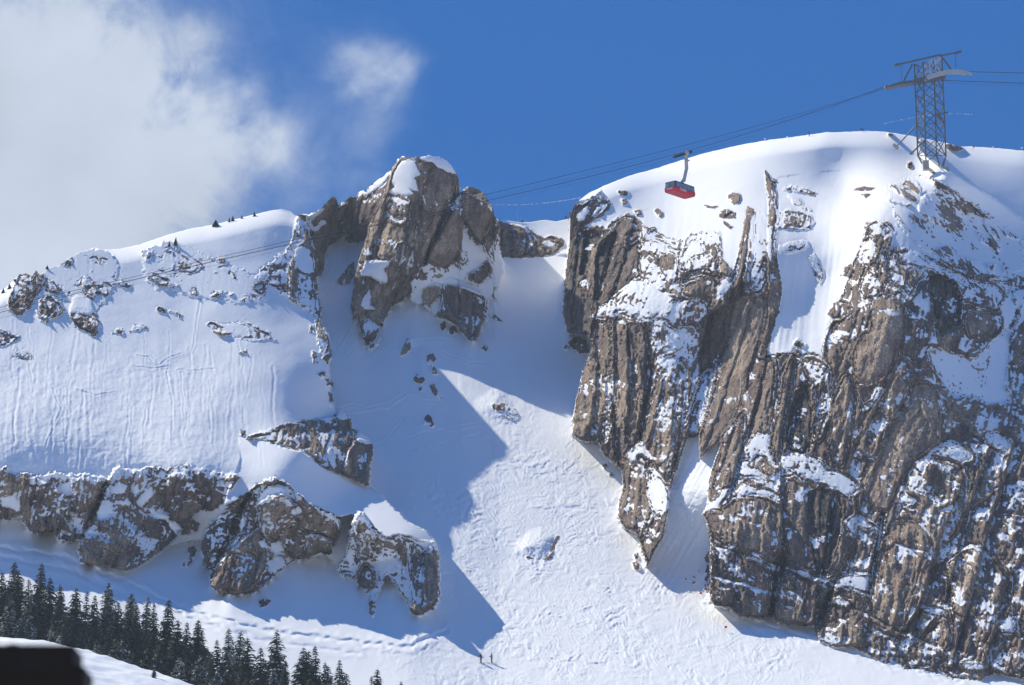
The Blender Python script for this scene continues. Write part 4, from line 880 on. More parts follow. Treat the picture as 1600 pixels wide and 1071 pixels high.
def columns(ws, wt, seed, k):
    bed = ty / wt + 0.9 * gn(ur / (wt * 1.7), vr / (wt * 1.7), seed)
    bi = np.floor(bed).astype(np.int64)
    c = sx / ws + 0.9 * gn(sx / (ws * 2.6), vr / (ws * 7), seed + 1) + 0.45 * _hash(bi, bi * 0 + 3, seed)
    ci = np.floor(c).astype(np.int64)
    a = _hash(ci, bi, seed + 2)
    return saw(c, k) * (0.35 + a) + 0.9 * (_hash(ci, bi, seed + 3) - 0.5) - 0.35 * (bed - bi) * _hash(ci, bi, seed + 4)


f1, e1 = facets(sx / 34, ty / 70, 1)
f2, e2 = facets(sx / 9.5, ty / 15, 4)
f4, e4 = facets(sx / 3.2, ty / 3.4, 3)
fine = np.clip((1.0 - cell) / 0.5, 0, 1)
H = 0.9 * f1 + 0.95 * columns(31, 58, 1, 0.3) + 0.78 * columns(12, 19, 3, 0.68) + 0.26 * columns(5.2, 8, 6, 0.4) + 0.35 * f2 + 0.7 * fine * f4 + 0.34 * fbm(sx / 4.5, ty / 7, 12, 4, 0.62)
H -= 0.35 * np.exp(-e1 / 0.03)
CRACKS = ["1414,482 1396,560 1372,640 1338,700 1330,740", "1428,600 1396,660 1372,720 1346,795", "1472,690 1422,735 1404,790 1382,850 1362,925", "1502,760 1476,830 1456,890 1440,950 1424,1005", "1198,560 1180,640 1165,690 1140,765",
          "1242,556 1226,650 1218,712", "1292,575 1270,680 1262,722", "1336,600 1320,660 1300,735", "1176,470 1150,560 1125,640 1104,692", "1222,745 1223,830 1216,900 1204,958", "1302,775 1290,860 1278,920 1274,972", "1108,850 1180,873 1250,893 1300,912 1362,930",
          "1114,900 1160,912 1205,926", "1330,948 1400,985 1462,1012", "1150,850 1148,910 1160,960", "1262,760 1258,830 1262,890", "1340,775 1336,850 1330,895", "1548,700 1520,780 1500,860 1480,930", "1590,680 1565,770 1540,850 1520,930 1490,1030", "1580,900 1555,980 1540,1050",
          "1440,860 1400,850 1380,862", "960,500 962,580 958,660 964,725", "1008,510 1014,580 1002,660 990,708", "980,520 984,600 978,680", "930,510 934,600 922,680", "1040,580 1030,650 1014,705", "1060,590 1052,680 1040,750", "905,360 898,430 892,500", "958,372 940,450 925,515", "990,350 972,420 950,478",
          "612,300 590,380 575,450 568,500", "640,330 628,400 612,460", "664,290 650,360 634,430", "600,330 578,400 566,440", "740,455 738,500 736,530", "716,450 718,500", "480,350 492,390 498,425", "520,330 512,360 504,390", "544,318 532,350"]
for q in CRACKS:
    L_ = pts(q)
    x_ = ur + 2.6 * gn(ur / 13, vr / 17, 3) + 1.2 * gn(ur / 4, vr / 5, 5); y_ = vr + 2.6 * gn(ur / 15, vr / 15, 4)
    m_ = np.nonzero((ur > L_[:, 0].min() - 14) & (ur < L_[:, 0].max() + 14) & (vr > L_[:, 1].min() - 14) & (vr < L_[:, 1].max() + 14))[0]
    d2 = np.full(len(m_), 1e9); side = np.zeros(len(m_))
    for (x0, y0), (x1, y1) in zip(L_[:-1], L_[1:]):
        ex, ey = x1 - x0, y1 - y0
        tt = np.clip(((x_[m_] - x0) * ex + (y_[m_] - y0) * ey) / (ex * ex + ey * ey), 0, 1)
        dd = (x_[m_] - x0 - tt * ex) ** 2 + (y_[m_] - y0 - tt * ey) ** 2
        cr_ = np.sign(ex * (y_[m_] - y0) - ey * (x_[m_] - x0))
        side = np.where(dd < d2, cr_, side); d2 = np.minimum(d2, dd)
    d_ = np.sqrt(d2)
    H[m_] += -1.7 * np.exp(-(d_ / 2.2) ** 2) + 1.3 * side * np.exp(-d_ / 16.0) * (0.6 + 0.4 * np.sign(len(q) % 2 - 0.5))
H = H - H.mean()
HH = np.zeros_like(Y); HH[R] = rockw[R] * dsp * H * 0.8
HH = np.where(snow_q > 0.7, HH - blur(HH, 12), HH)
Ym = Y.copy()
Y = Y - HH

# snow relief
snoww = 1 - rockw
apron = np.array([OPS[k]['key'] == 'slope' for k in range(len(OPS))])[ID]
facem = np.array([OPS[k]['key'] == 'face' for k in range(len(OPS))])[ID]
domem = np.array([OPS[k]['key'] == 'dome' for k in range(len(OPS))])[ID]
wu = u + 16 * n_big1 + 5 * gn(u / 14, v / 12, 10); wv = v + 11 * n_big2 + 4 * gn(u / 12, v / 12, 11)
rid = lambda x: 1 - np.minimum(np.abs(x) * 2.4, 1)
mog = 0.09 * rid(gn(wu / 34, wv / 19, 1)) ** 2 + 0.05 * rid(gn(wu / 15, wv / 9, 3)) ** 2 + 0.19 * fbm(wu / 15, wv / 9, 5, 4, 0.62) + 0.06 * gn(u / 3.4, v / 2.4, 6)
trk = np.clip((v - 560) / 220, 0.12, 1) * np.clip((u - 560 + 0.0 * v) / 120, 0.12, 1) * np.clip((1250 - u + (v - 900) * 0.6) / 120, 0.2, 1)
trk = np.where(apron, trk, 0) * (0.45 + 1.0 * np.clip(gn(u / 85, v / 50, 7) + 0.45, 0, 1.2))
# avalanche-swept streaks down the left face
stk = 0.09 * gn((u + 0.1 * v + 6 * n_big1) / 11, v / 110, 7) * (0.5 + n_big2) + 0.05 * gn((u + 0.1 * v) / 4, v / 40, 8) * (0.5 + n_big1) + 0.11 * fbm(u / 11, v / 9, 9, 4, 0.6)
stkm = np.where(facem, np.clip((v - 520) / 60, 0.1, 1) * np.clip((430 - u) / 120, 0.15, 1), 0)
# flutes: runnels of sluffing snow on the steep snow of the big cliff and the shaded gullies
flu = 0.14 * gn((u + 0.12 * v) / 8, v / 80, 12) * np.where(domem & (v > 300), np.clip((v - 300) / 80, 0, 1), 0)
gul = 0.25 * gn((u + 0.6 * v) / 5, v / 90, 13) * np.where(apron & (u < 600) & (v < 560) | apron & (u > 1000) & (u < 1130) & (v < 930), 1, 0)
soft = 0.40 * gn(u / 60, v / 45, 14) + 0.08 * gn(u / 22, v / 16, 15) + 0.03 * gn(u / 5, v / 4, 2)
softm = np.where(apron, 0.5, 1.0) + 0 * u
softm = np.where(domem & (dsky < 60), 0.35, softm)
SN = snoww * (mog * trk * 1.1 + stk * stkm + flu + gul + soft * softm)
Y -= SN; Ym -= SN; Yb = Y.copy()


def track(line, amp=0.22, wid=2.0, wob=2.0):
    P = np.array(line, float)
    m = (u > P[:, 0].min() - 15) & (u < P[:, 0].max() + 15) & (v > P[:, 1].min() - 15) & (v < P[:, 1].max() + 15) & (snoww > 0.9)
    i = np.nonzero(m)[0]; uu = u[i] + wob * gn(u[i] / 14, v[i] / 14, 3); vv = v[i] + wob * gn(u[i] / 14, v[i] / 14, 4)
    d2 = np.full(uu.shape, 1e9)
    for (x0, y0), (x1, y1) in zip(P[:-1], P[1:]):
        ex, ey = x1 - x0, y1 - y0
        tt = np.clip(((uu - x0) * ex + (vv - y0) * ey) / (ex * ex + ey * ey), 0, 1)
        d2 = np.minimum(d2, (uu - x0 - tt * ex) ** 2 + (vv - y0 - tt * ey) ** 2)
    d = np.sqrt(d2)
    Y[i] -= amp * (np.exp(-((d - wid) / wid) ** 2) - 1.1 * np.exp(-(d / wid) ** 2))


for L_ in [[(523, 640), (545, 632), (575, 638), (605, 632), (640, 612)], [(530, 652), (570, 645), (610, 640), (642, 616)], [(545, 655), (578, 668), (568, 675)], [(630, 690), (655, 678), (690, 672), (760, 660)],
           [(640, 612), (660, 626), (695, 628)], [(560, 700), (600, 690), (632, 655)], [(660, 530), (720, 530), (780, 520)], [(640, 712), (700, 690), (760, 676)], [(690, 550), (730, 565), (780, 570)]]:
    track(L_)
rr = random.Random(5)


def on_apron(x, y):
    return y > 668 and (y - 668) * 0.35 + 690 < x + 60 and x < 900 + max(0, y - 690) * 0.72 + (120 if y > 950 else 0) and not (x < 700 and y < 985)


n_arc = 0
while n_arc < 520:          # single turns, side-slips and sprayed bumps
    x, y = rr.uniform(640, 1320), rr.uniform(668, 1071)
    if not on_apron(x, y): continue
    n_arc += 1
    a = rr.gauss(1.15, 0.45) * rr.choice((1, 1, -1)); L_ = rr.uniform(9, 34); cv = rr.uniform(-0.09, 0.09); P_ = []
    if a < 0: a += math.pi
    for k in range(7):
        P_.append((x, y)); x += math.cos(a) * L_ / 6; y += math.sin(a) * L_ / 6 * 0.75; a += cv * L_ / 6
    track(P_, amp=rr.uniform(0.03, 0.13), wid=rr.uniform(0.9, 2.0), wob=1.2)
for _ in range(46):         # linked turns down the apron
    x, y = rr.uniform(690, 1180), rr.uniform(680, 980)
    if not on_apron(x, y): continue
    n = rr.randint(3, 7); amp = rr.uniform(4, 13); st = rr.uniform(12, 26); ph = rr.random() * 6; dr = rr.uniform(-4, 12)
    track([(x + k * dr * 0.25 + amp * math.sin(ph + k * 0.8), y + k * st * 0.25) for k in range(n * 4)], amp=rr.uniform(0.08, 0.16), wid=rr.uniform(1.1, 1.8), wob=1)
for _ in range(24):
    x, y = rr.uniform(860, 1250), rr.uniform(920, 1040)
    dx, dy = rr.uniform(6, 12), rr.uniform(4, 8)
    track([(x + k * dx + 4 * math.sin(k * 0.9), y + k * dy) for k in range(12)], amp=0.11, wid=1.3, wob=1)
for _ in range(70):         # faint tracks in the shaded upper couloir
    x, y = rr.uniform(690, 880), rr.uniform(420, 650)
    L_ = rr.uniform(10, 40); a = rr.uniform(-0.3, 1.2)
    track([(x + k * L_ / 5 * math.cos(a + .1 * k), y + k * L_ / 5 * math.sin(a + .1 * k) * .7) for k in range(6)], amp=rr.uniform(.05, .12), wid=rr.uniform(1, 1.6), wob=1.5)
for _ in range(60):         # runnels of snow sliding down the left face
    x, y = rr.uniform(0, 430), rr.uniform(500, 640)
    n = rr.randint(5, 14); dx = rr.uniform(-1.6, 1.0)
    track([(x + k * dx + 1.5 * math.sin(k), y + k * 13) for k in range(n) if y + k * 13 < 735], amp=rr.uniform(.04, .11), wid=rr.uniform(1.4, 4.0), wob=2.0) if y < 690 else None
for L_ in [[(215, 556), (232, 558), (246, 572), (262, 560), (282, 552)], [(205, 572), (240, 576), (262, 572)], [(278, 578), (310, 580), (335, 576)], [(262, 582), (270, 640), (268, 690)], [(283, 582), (288, 650)], [(312, 470), (305, 520), (298, 565)], [(80, 600), (95, 640), (70, 700)], [(120, 610), (150, 618), (180, 612)]]:
    track(L_, 0.16, 1.6, 2.0)
# groomed track below the lower left cliffs and the one below the big cliff
for L_, a_ in [([(-20, 852), (100, 870), (200, 912), (300, 957), (420, 986), (560, 1004), (640, 1012), (700, 985)], 0.5), ([(1105, 945), (1200, 978), (1300, 1010), (1400, 1042), (1500, 1066)], 0.35), ([(0, 870), (110, 892), (240, 950), (400, 1000), (560, 1022)], 0.3)]:
    track(L_, a_, 5.0, 4.0)
# snow surfaces roll away over the skyline
DT = Y - Yb
ROLL = np.where((facem | domem) & (dsky < 26), 7.0 * (np.clip(1 - dsky / 26.0, 0, 1)) ** 2, 0)
Y += ROLL; Ym += ROLL + DT


def positions(yy):
    x, z = ray(u, v)
    return np.stack([x * yy, yy, z * yy + 1.7], 1)


def normals(P):
    G = P.reshape(*SHAPE, 3)
    dc = np.gradient(G, axis=1); dr_ = np.gradient(G, axis=0)
    n = np.cross(dr_, dc)
    n /= np.linalg.norm(n, axis=2, keepdims=True) + 1e-9
    return n.reshape(-1, 3)


P3 = positions(Y)
nz = normals(P3)[:, 2]
LN, DP = blur(par['lean'][ID], 6), blur(par['dip'][ID], 6)
sA = u + LN * v; tA = v - DP * u
cav = blur(HH, 5) - HH; cav2 = blur(HH, 14) - HH
nz = normals(positions(blur(Ym, 26) - HH))[:, 2]
score = 0.60 * blur(nz, 1) + 0.13 * np.clip(cav / 0.4, -1.5, 1.5) + 0.20 * np.clip(cav2 / 0.9, -1.5, 1.5) + 0.09 * fbm(u / 11, tA / 3.0, 2, 3, 0.6) + 0.05 * fbm(sA / 4.5, v / 19, 4, 3, 0.6) + 0.42 * fbm(sA / 38, tA / 26, 6, 3) + 0.05 * gn(u / 2.6, v / 2.2, 6)
rock = isrock.astype(float)
thr = np.zeros_like(score); wid_ = np.full_like(score, 0.12)
for k, o in enumerate(OPS):
    if o['snow'] >= 0:
        i = np.nonzero(ID == k)[0]
        if len(i) < 4: continue
        thr[i] = np.quantile(score[i], 1 - max(o['snow'], 0.005))
        wid_[i] = 0.24 if o['cell'] < 0.55 else 0.12
wr = isrock.astype(float) + 1e-5
thr = blur(thr * wr, 9) / blur(wr, 9)
rock = np.where(isrock, np.clip(0.5 - (score - thr) / wid_, 0, 1), 0)
rock = 0.6 * rock + 0.4 * blur(rock, 1)
rs = np.minimum(1, blur(rock, 2) * 1.2)
Y = Ym - HH * np.where(isrock, np.interp(snow_q, [.5, .85], [.30, .06]) * (1 - rs) + rs, 1)
Y -= np.where(isrock, 0.28 * (1 - rock) * snow_q.clip(0, 1) ** 0.3, 0)
P3 = positions(Y)
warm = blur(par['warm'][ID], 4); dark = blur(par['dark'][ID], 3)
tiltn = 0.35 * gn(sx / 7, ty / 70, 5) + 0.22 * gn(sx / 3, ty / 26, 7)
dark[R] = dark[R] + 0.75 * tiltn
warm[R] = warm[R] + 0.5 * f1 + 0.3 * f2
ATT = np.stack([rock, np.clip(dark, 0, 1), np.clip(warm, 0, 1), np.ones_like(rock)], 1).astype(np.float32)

# ------------------------------------------------------------------ split the mountain into objects
idx = np.arange(len(u)).reshape(SHAPE)
quads = np.stack([idx[:-1, :-1], idx[1:, :-1], idx[1:, 1:], idx[:-1, 1:]], 2).reshape(-1, 4)
qid = ID[quads[:, 0]]
# the hidden back of the mountain, row by row behind the skyline
top = idx[0]
back = []
prev = top; base = len(u)
extra = []; eatt = []
for dy, dz in ((1.5, 0.0), (6, 1.2), (24, 9), (90, 62), (180, 150)):
    q = P3[top].copy(); q[:, 1] += dy; q[:, 2] -= dz
    cur = base + np.arange(NC); base += NC
    extra.append(q); a = ATT[top].copy(); a[:, 0] = np.where(dy > 10, 0.0, a[:, 0]); eatt.append(a)
    back.append(np.stack([cur[:-1], prev[:-1], prev[1:], cur[1:]], 1)); prev = cur
P_all = np.vstack([P3] + extra); A_all = np.vstack([ATT] + eatt).astype(np.float32)
bq = np.vstack(back); bid = np.tile(ID[top[:-1]], len(back))
quads = np.vstack([quads, bq]); qid = np.concatenate([qid, bid])


def grid_mesh(name, faces):
    uv, inv = np.unique(faces, return_inverse=True)
    me = bpy.data.meshes.new(name)
    nv, nf = len(uv), len(faces)
    me.vertices.add(nv); me.vertices.foreach_set("co", P_all[uv].astype(np.float32).ravel())
    me.loops.add(nf * 4); me.loops.foreach_set("vertex_index", inv.astype(np.int32).ravel())
    me.polygons.add(nf); me.polygons.foreach_set("loop_start", np.arange(0, nf * 4, 4, dtype=np.int32))
    me.polygons.foreach_set("use_smooth", np.ones(nf, bool))
    a = me.attributes.new("rk", 'FLOAT_COLOR', 'POINT'); a.data.foreach_set("color", A_all[uv].ravel())
    me.materials.append(MAT_MOUNT)
    me.update(calc_edges=True)
    return me


def set_props(o, label=None, cat=None, group=None, kind=None):
    if label: o['label'] = label
    if cat: o['category'] = cat
    if group: o['group'] = group
    if kind: o['kind'] = kind
    return o


STUFF = {k for k, T in THINGS.items() if T['kind'] == 'stuff'}
order = np.argsort(qid, kind='stable'); qs = quads[order]; cuts = np.searchsorted(qid[order], np.arange(len(OPS) + 1))
for key, T in THINGS.items():
    if T['kind'] == 'structure':
        f = np.vstack([qs[cuts[k]:cuts[k + 1]] for k in T['ops']])
        if len(f):
            o = bpy.data.objects.new(T['name'], grid_mesh(T['name'], f)); COL.objects.link(o); o['kind'] = 'structure'
        continue
    live = [k for k in T['ops'] if cuts[k + 1] > cuts[k]]
    if not live: continue
    parts = {}
    if len({OPS[k]['part'] for k in live}) == 1 and OPS[live[0]]['part'] == 'rock':
        f = np.vstack([qs[cuts[k]:cuts[k + 1]] for k in live])
        if len(live) == 1:
            o = bpy.data.objects.new(T['name'], grid_mesh(T['name'], f)); COL.objects.link(o)
            set_props(o, T['label'], T['cat'], T['group'], T['kind'])
            continue
    c = P3[np.unique(qs[cuts[live[0]]:cuts[live[0] + 1]][:, 0]) % len(u)]
    root = bpy.data.objects.new(T['name'], None); COL.objects.link(root)
    root.location = (float(c[:, 0].mean()), float(c[:, 1].mean()), float(c[:, 2].min()))
    set_props(root, T['label'], T['cat'], T['group'])
    inv = Matrix.Translation(root.location).inverted()
    for k in live:
        o = bpy.data.objects.new(OPS[k]['part'], grid_mesh(OPS[k]['part'], qs[cuts[k]:cuts[k + 1]])); COL.objects.link(o)
        o.parent = root; o.matrix_parent_inverse = inv

# ================================================================== the rest of the ground
def raw_mesh(name, verts, faces, mats, smooth=False, mat_idx=None):
    me = bpy.data.meshes.new(name)
    me.from_pydata([tuple(map(float, p)) for p in verts], [], [tuple(map(int, f)) for f in faces])
    for m in (mats if isinstance(mats, (list, tuple)) else [mats]): me.materials.append(m)
    if smooth: me.polygons.foreach_set("use_smooth", np.ones(len(me.polygons), bool))
    if mat_idx is not None: me.polygons.foreach_set("material_index", np.array(mat_idx, np.int32))
    me.update()
    return me


def add(name, me, parent=None, label=None, cat=None, group=None, kind=None, loc=None):
    o = bpy.data.objects.new(name, me); COL.objects.link(o)
    if loc is not None: o.location = loc
    if parent is not None:
        o.parent = parent
        if loc is None: o.matrix_parent_inverse = Matrix.Translation(parent.location).inverted()
    return set_props(o, label, cat, group, kind)


def empty(name, loc, label, cat, group=None):
    return add(name, None, None, label, cat, group, None, loc)


MAT_SNOW = simple("valley_snow", (0.86, 0.875, 0.9), 0.85, 0, 0.2, 0.03, 0.05)


def build_ground():
    xs = np.concatenate([np.linspace(-4000, -600, 12), np.linspace(-500, 500, 41), np.linspace(600, 4000, 12)])
    ys = np.concatenate([np.linspace(-5000, -100, 20), np.linspace(0, 470, 32), np.linspace(500, 900, 9), np.linspace(1200, 5000, 8)])
    X, Yg = np.meshgrid(xs, ys)
    Z = np.where(Yg < 0, 0, 40 * (np.clip(Yg, 0, 470) / 470) ** 1.6) + np.clip(Yg - 470, 0, 1e9) * 0.05
    Z = Z + 0.8 * gn(X / 60, Yg / 60, 3) * (np.abs(Yg) > 60) - np.where(Yg < 470, 0, 2)
    n, m = X.shape
    id_ = np.arange(n * m).reshape(n, m)
    f = np.stack([id_[:-1, :-1], id_[:-1, 1:], id_[1:, 1:], id_[1:, :-1]], 2).reshape(-1, 4)
    add("valley_ground", raw_mesh("valley_ground", np.stack([X, Yg, Z], 2).reshape(-1, 3), f, MAT_SNOW, True), kind='structure')
    # near knoll at the lower left
    kc = np.array([(-260, 990), (-100, 992), (0, 997), (60, 1002), (120, 1014), (180, 1031), (240, 1049), (300, 1068), (360, 1094), (430, 1135), (520, 1200)], float)
    us = np.linspace(-260, 520, 240); vsn = np.interp(us, kc[:, 0], kc[:, 1])
    ker = np.hanning(31); ker /= ker.sum(); vsn = np.convolve(np.pad(vsn, 15, 'edge'), ker, 'valid')
    cx, cz = ray(us, vsn); yc = 448.0
    ts = np.concatenate([[-60, -25, -8, -2], np.linspace(0, 130, 120)])
    Yk = yc - ts[:, None] + 0 * us[None, :]
    X = (cx * yc)[None, :] + 0 * Yk
    drop = np.where(ts < 0, -0.45 * ts - 0.0, 0.20 * ts + 0.0017 * ts ** 2)
    drop = np.where(ts < 0, np.abs(ts) * 0.4 * np.clip(np.abs(ts) / 25, 0.1, 1), drop)
    Z = (cz * yc + 1.7)[None, :] - drop[:, None]
    Z = Z + 0.28 * gn(X / 5 + Yk / 9, Yk / 6, 2) + 0.16 * (1 - np.abs(gn(X / 3 - Yk / 5, Yk / 7, 5)) * 2) + 0.05 * gn(X / 0.9, Yk / 1.1, 6)
    n, m = X.shape
    id_ = np.arange(n * m).reshape(n, m)
    f = np.stack([id_[:-1, :-1], id_[1:, :-1], id_[1:, 1:], id_[:-1, 1:]], 2).reshape(-1, 4)
    add("snow_knoll", raw_mesh("snow_knoll", np.stack([X, Yk, Z], 2).reshape(-1, 3), f, MAT_SNOW, True), kind='structure')
    return us, vsn


build_ground()


def surf(uu, vv):
    c = int(np.argmin(np.abs(ucol - uu))); col = V[:, c]
    r = int(np.clip(np.searchsorted(col, vv), 0, len(col) - 1))
    return Vector(P3[r * NC + c])


def px(m_, y):          # pixels of the photograph to metres at a distance
    return m_ * y / FPX


# ------------------------------------------------------------------ spruces
def spruce_meshes(seed, H=10.0, R=1.6, ragged=0.0, nwh=36):
    r = random.Random(seed)
    verts, faces = [], []

    def tri(a, b, c):
        k = len(verts); verts.extend([a, b, c]); faces.append((k, k + 1, k + 2))
    for w in range(nwh):
        t = w / (nwh - 1.0)
        z0 = H * (0.05 + 0.93 * t)
        rad_ = R * (1 - t) ** 0.85 * (0.75 + 0.45 * r.random()) + 0.07
        nb = max(5, int(12 - 6 * t))
        a0 = r.random() * 7
        for b in range(nb):
            if r.random() < ragged * (0.35 + 0.5 * t): continue
            a = a0 + b * 2 * math.pi / nb + r.uniform(-.25, .25)
            L = rad_ * r.uniform(0.65, 1.15)
            d = Vector((math.cos(a), math.sin(a), 0)); s = Vector((-d.y, d.x, 0))
            droop = r.uniform(0.25, 0.6) * L * (1 - 0.6 * t)
            P0 = Vector((0, 0, z0 + r.uniform(-.1, .1)))
            p = [P0 + d * (L * q) + Vector((0, 0, -droop * (q ** 1.3) + 0.22 * L * max(0, q - 0.6))) for q in (0, 0.35, 0.7, 1.0)]
            wd = 0.30 + 0.42 * L
            for k, (wa, wb) in enumerate(((0.35, 1.0), (1.0, 0.75), (0.75, 0.05))):
                A, B = p[k], p[k + 1]
                n1 = s * wd * wa * 0.5; n2 = s * wd * wb * 0.5
                sag = Vector((0, 0, -0.12 * wd))
                tri(A - n1 + sag, B - n2 + sag, B); tri(A - n1 + sag, B, A)
                tri(A, B, B + n2 + sag); tri(A, B + n2 + sag, A + n1 + sag)
            for k in range(4):
                q = r.uniform(0.25, 0.95); c = P0 + d * (L * q) + Vector((0, 0, -droop * q ** 1.3 + 0.22 * L * max(0, q - 0.6)))
                sg = r.choice((-1, 1)); l2 = wd * r.uniform(0.7, 1.3)
                tip = c + s * sg * l2 + d * l2 * 0.5 + Vector((0, 0, -l2 * r.uniform(0.2, 0.8)))
                tri(c - d * 0.1 * wd, c + d * 0.3 * wd, tip)
    tri(Vector((-.05, 0, H * .93)), Vector((.05, 0, H * .93)), Vector((0, 0, H * 1.02)))
    tri(Vector((0, -.05, H * .93)), Vector((0, .05, H * .93)), Vector((0, 0, H * 1.02)))
    tv, tf = [], []
    n = 7
    for k, (z, rr_) in enumerate(((-0.8, 0.17), (H * 0.4, 0.11), (H * 0.8, 0.05), (H, 0.015))):
        for j in range(n):
            a = 2 * math.pi * j / n; tv.append((rr_ * math.cos(a), rr_ * math.sin(a), z))
        if k:
            for j in range(n):
                tf.append(((k - 1) * n + j, (k - 1) * n + (j + 1) % n, k * n + (j + 1) % n, k * n + j))
    return verts, faces, raw_mesh("trunk", tv, tf, MAT_BARK, True)


TREE_KINDS = []
for k in range(7):
    vts, fcs, tm = spruce_meshes(40 + k, R=(2.45, 2.1, 2.7, 2.2, 1.75, 2.5, 2.2)[k], ragged=(0.0, 0.1, 0.05, 0.35, 0.15, 0.0, 0.25)[k])
    TREE_KINDS.append((raw_mesh("crown", vts, fcs, MAT_NEEDLE), raw_mesh("crown", vts, fcs, MAT_NEEDLE_SNOW), tm))
ORD = "first second third fourth fifth sixth seventh eighth ninth tenth eleventh twelfth thirteenth fourteenth fifteenth sixteenth seventeenth eighteenth nineteenth twentieth".split()
ORD += ["twenty-" + w for w in ORD[:9]] + ["thirtieth"] + ["thirty-" + w for w in ORD[:9]] + ["fortieth"] + ["forty-" + w for w in ORD[:9]]
for _t in ("fifti", "sixti", "seventi", "eighti"):
    ORD += [_t + "eth"] + [_t[:-1] + "y-" + w for w in ORD[:9]]
tr = random.Random(11)


def tree(loc, h, kind, snowy, label, group, wide=1.0):
    root = empty("spruce_tree", loc, label, "tree", group)
    root.rotation_euler = (tr.uniform(-.045, .045), tr.uniform(-.045, .045), tr.random() * 6.28)
    s = h / 10.0; wide = wide * tr.uniform(0.8, 1.2)
    root.scale = (s * wide, s * wide, s)
    c = bpy.data.objects.new("crown", TREE_KINDS[kind][1 if snowy else 0]); COL.objects.link(c); c.parent = root
    c = bpy.data.objects.new("trunk", TREE_KINDS[kind][2]); COL.objects.link(c); c.parent = root
    return root


TOPS = [(3, 893, 1), (20, 877, 0), (34, 891, 1), (60, 880, 0), (47, 905, 4), (80, 902, 2), (90, 911, 4), (99, 915, 1), (118, 917, 0), (131, 924, 4), (144, 930, 1), (168, 909, 2), (186, 940, 1), (202, 926, 0), (211, 945, 4), (228, 930, 1),
        (243, 941, 4), (261, 935, 0), (275, 968, 1), (291, 971, 1), (312, 968, 0), (329, 1016, 4), (342, 999, 1), (360, 982, 0), (372, 984, 1), (392, 996, 3), (410, 1012, 1), (429, 984, 3), (446, 1030, 4), (472, 1011, 2), (481, 1017, 1), (495, 1008, 4),
        (506, 1033, 4), (514, 1040, 1), (532, 1030, 2), (543, 1051, 1), (580, 1056, 4), (587, 1045, 1), (624, 1064, 4)]
for k, (a, b, kd) in enumerate(TOPS):
    hpx = tr.uniform(108, 140) - 0.02 * a
    p = surf(a, b + hpx * 0.98)
    top_ = at(a, b, p.y)
    snowy = tr.random() < 0.28
    tree((top_.x, p.y, p.z - 0.3), top_.z - p.z + 0.3, kd, snowy, "spruce in the dark stand, %s of the tall tips counted from the left" % ORD[k], "spruces of the dark stand", 0.85 if kd == 4 else 1.05)
fill = []
for k in range(82):
    a = tr.uniform(-30, 560)
    line = np.interp(a, [0, 170, 300, 400, 560], [925, 955, 1005, 1030, 1075])
    fill.append((a, line + tr.uniform(4, 60)))
fill.sort()
for k, (a, b) in enumerate(fill):
    hpx = tr.uniform(70, 105)
    p = surf(a, min(b + hpx, 1190))
    top_ = at(a, b, p.y)
    snowy = tr.random() < 0.5
    tree((top_.x, p.y, p.z - 0.3), top_.z - p.z + 0.3, tr.randrange(7), snowy, "shorter %sspruce among the taller ones, %s in the lower row from the left" % ("snow-dusted " if snowy else "", ORD[k]), "shorter spruces in front of the dark stand", 1.15)
# the lone little tree on the knoll
ly = 440.0
lp = at(240, 1064, ly)
tree((lp.x, ly, lp.z - 0.25), px(27, ly), 4, True, "lone tiny spruce on the snowy knoll below the dark stand", None, 1.5)
for a, b, h, w, lab in [(5, 457, 10, 1.6, "tiny tree at the left end of the skyline"), (15, 450, 11, 1.6, "tiny tree beside the leftmost skyline crag"), (337, 353, 15, 2.6, "bushy little spruce alone on the smooth snow just under the left skyline"),
                        (358, 346, 10, 1.4, "first small skyline tree right of the bushy spruce"), (364, 345, 12, 1.4, "second small skyline tree right of the bushy spruce"), (378, 341, 8, 1.6, "low skyline tree before the last one left of the pinnacle"),
                        (397, 337, 10, 1.6, "last small skyline tree toward the pinnacle"), (275, 383, 18, 1.4, "dark spruce on the rocky cluster under the left skyline"), (265, 384, 11, 2.0, "squat shrub-like spruce on the rocky cluster under the left skyline"),
                        (74, 419, 8, 2.0, "tiny tree on top of the leftmost skyline crag")]:
    p = surf(a, b)
    tree((p.x, p.y - 0.3, p.z - 0.2), px(h * 0.8, p.y), tr.choice((0, 2, 3)), False, lab, "small trees of the left skyline", w * 0.75)


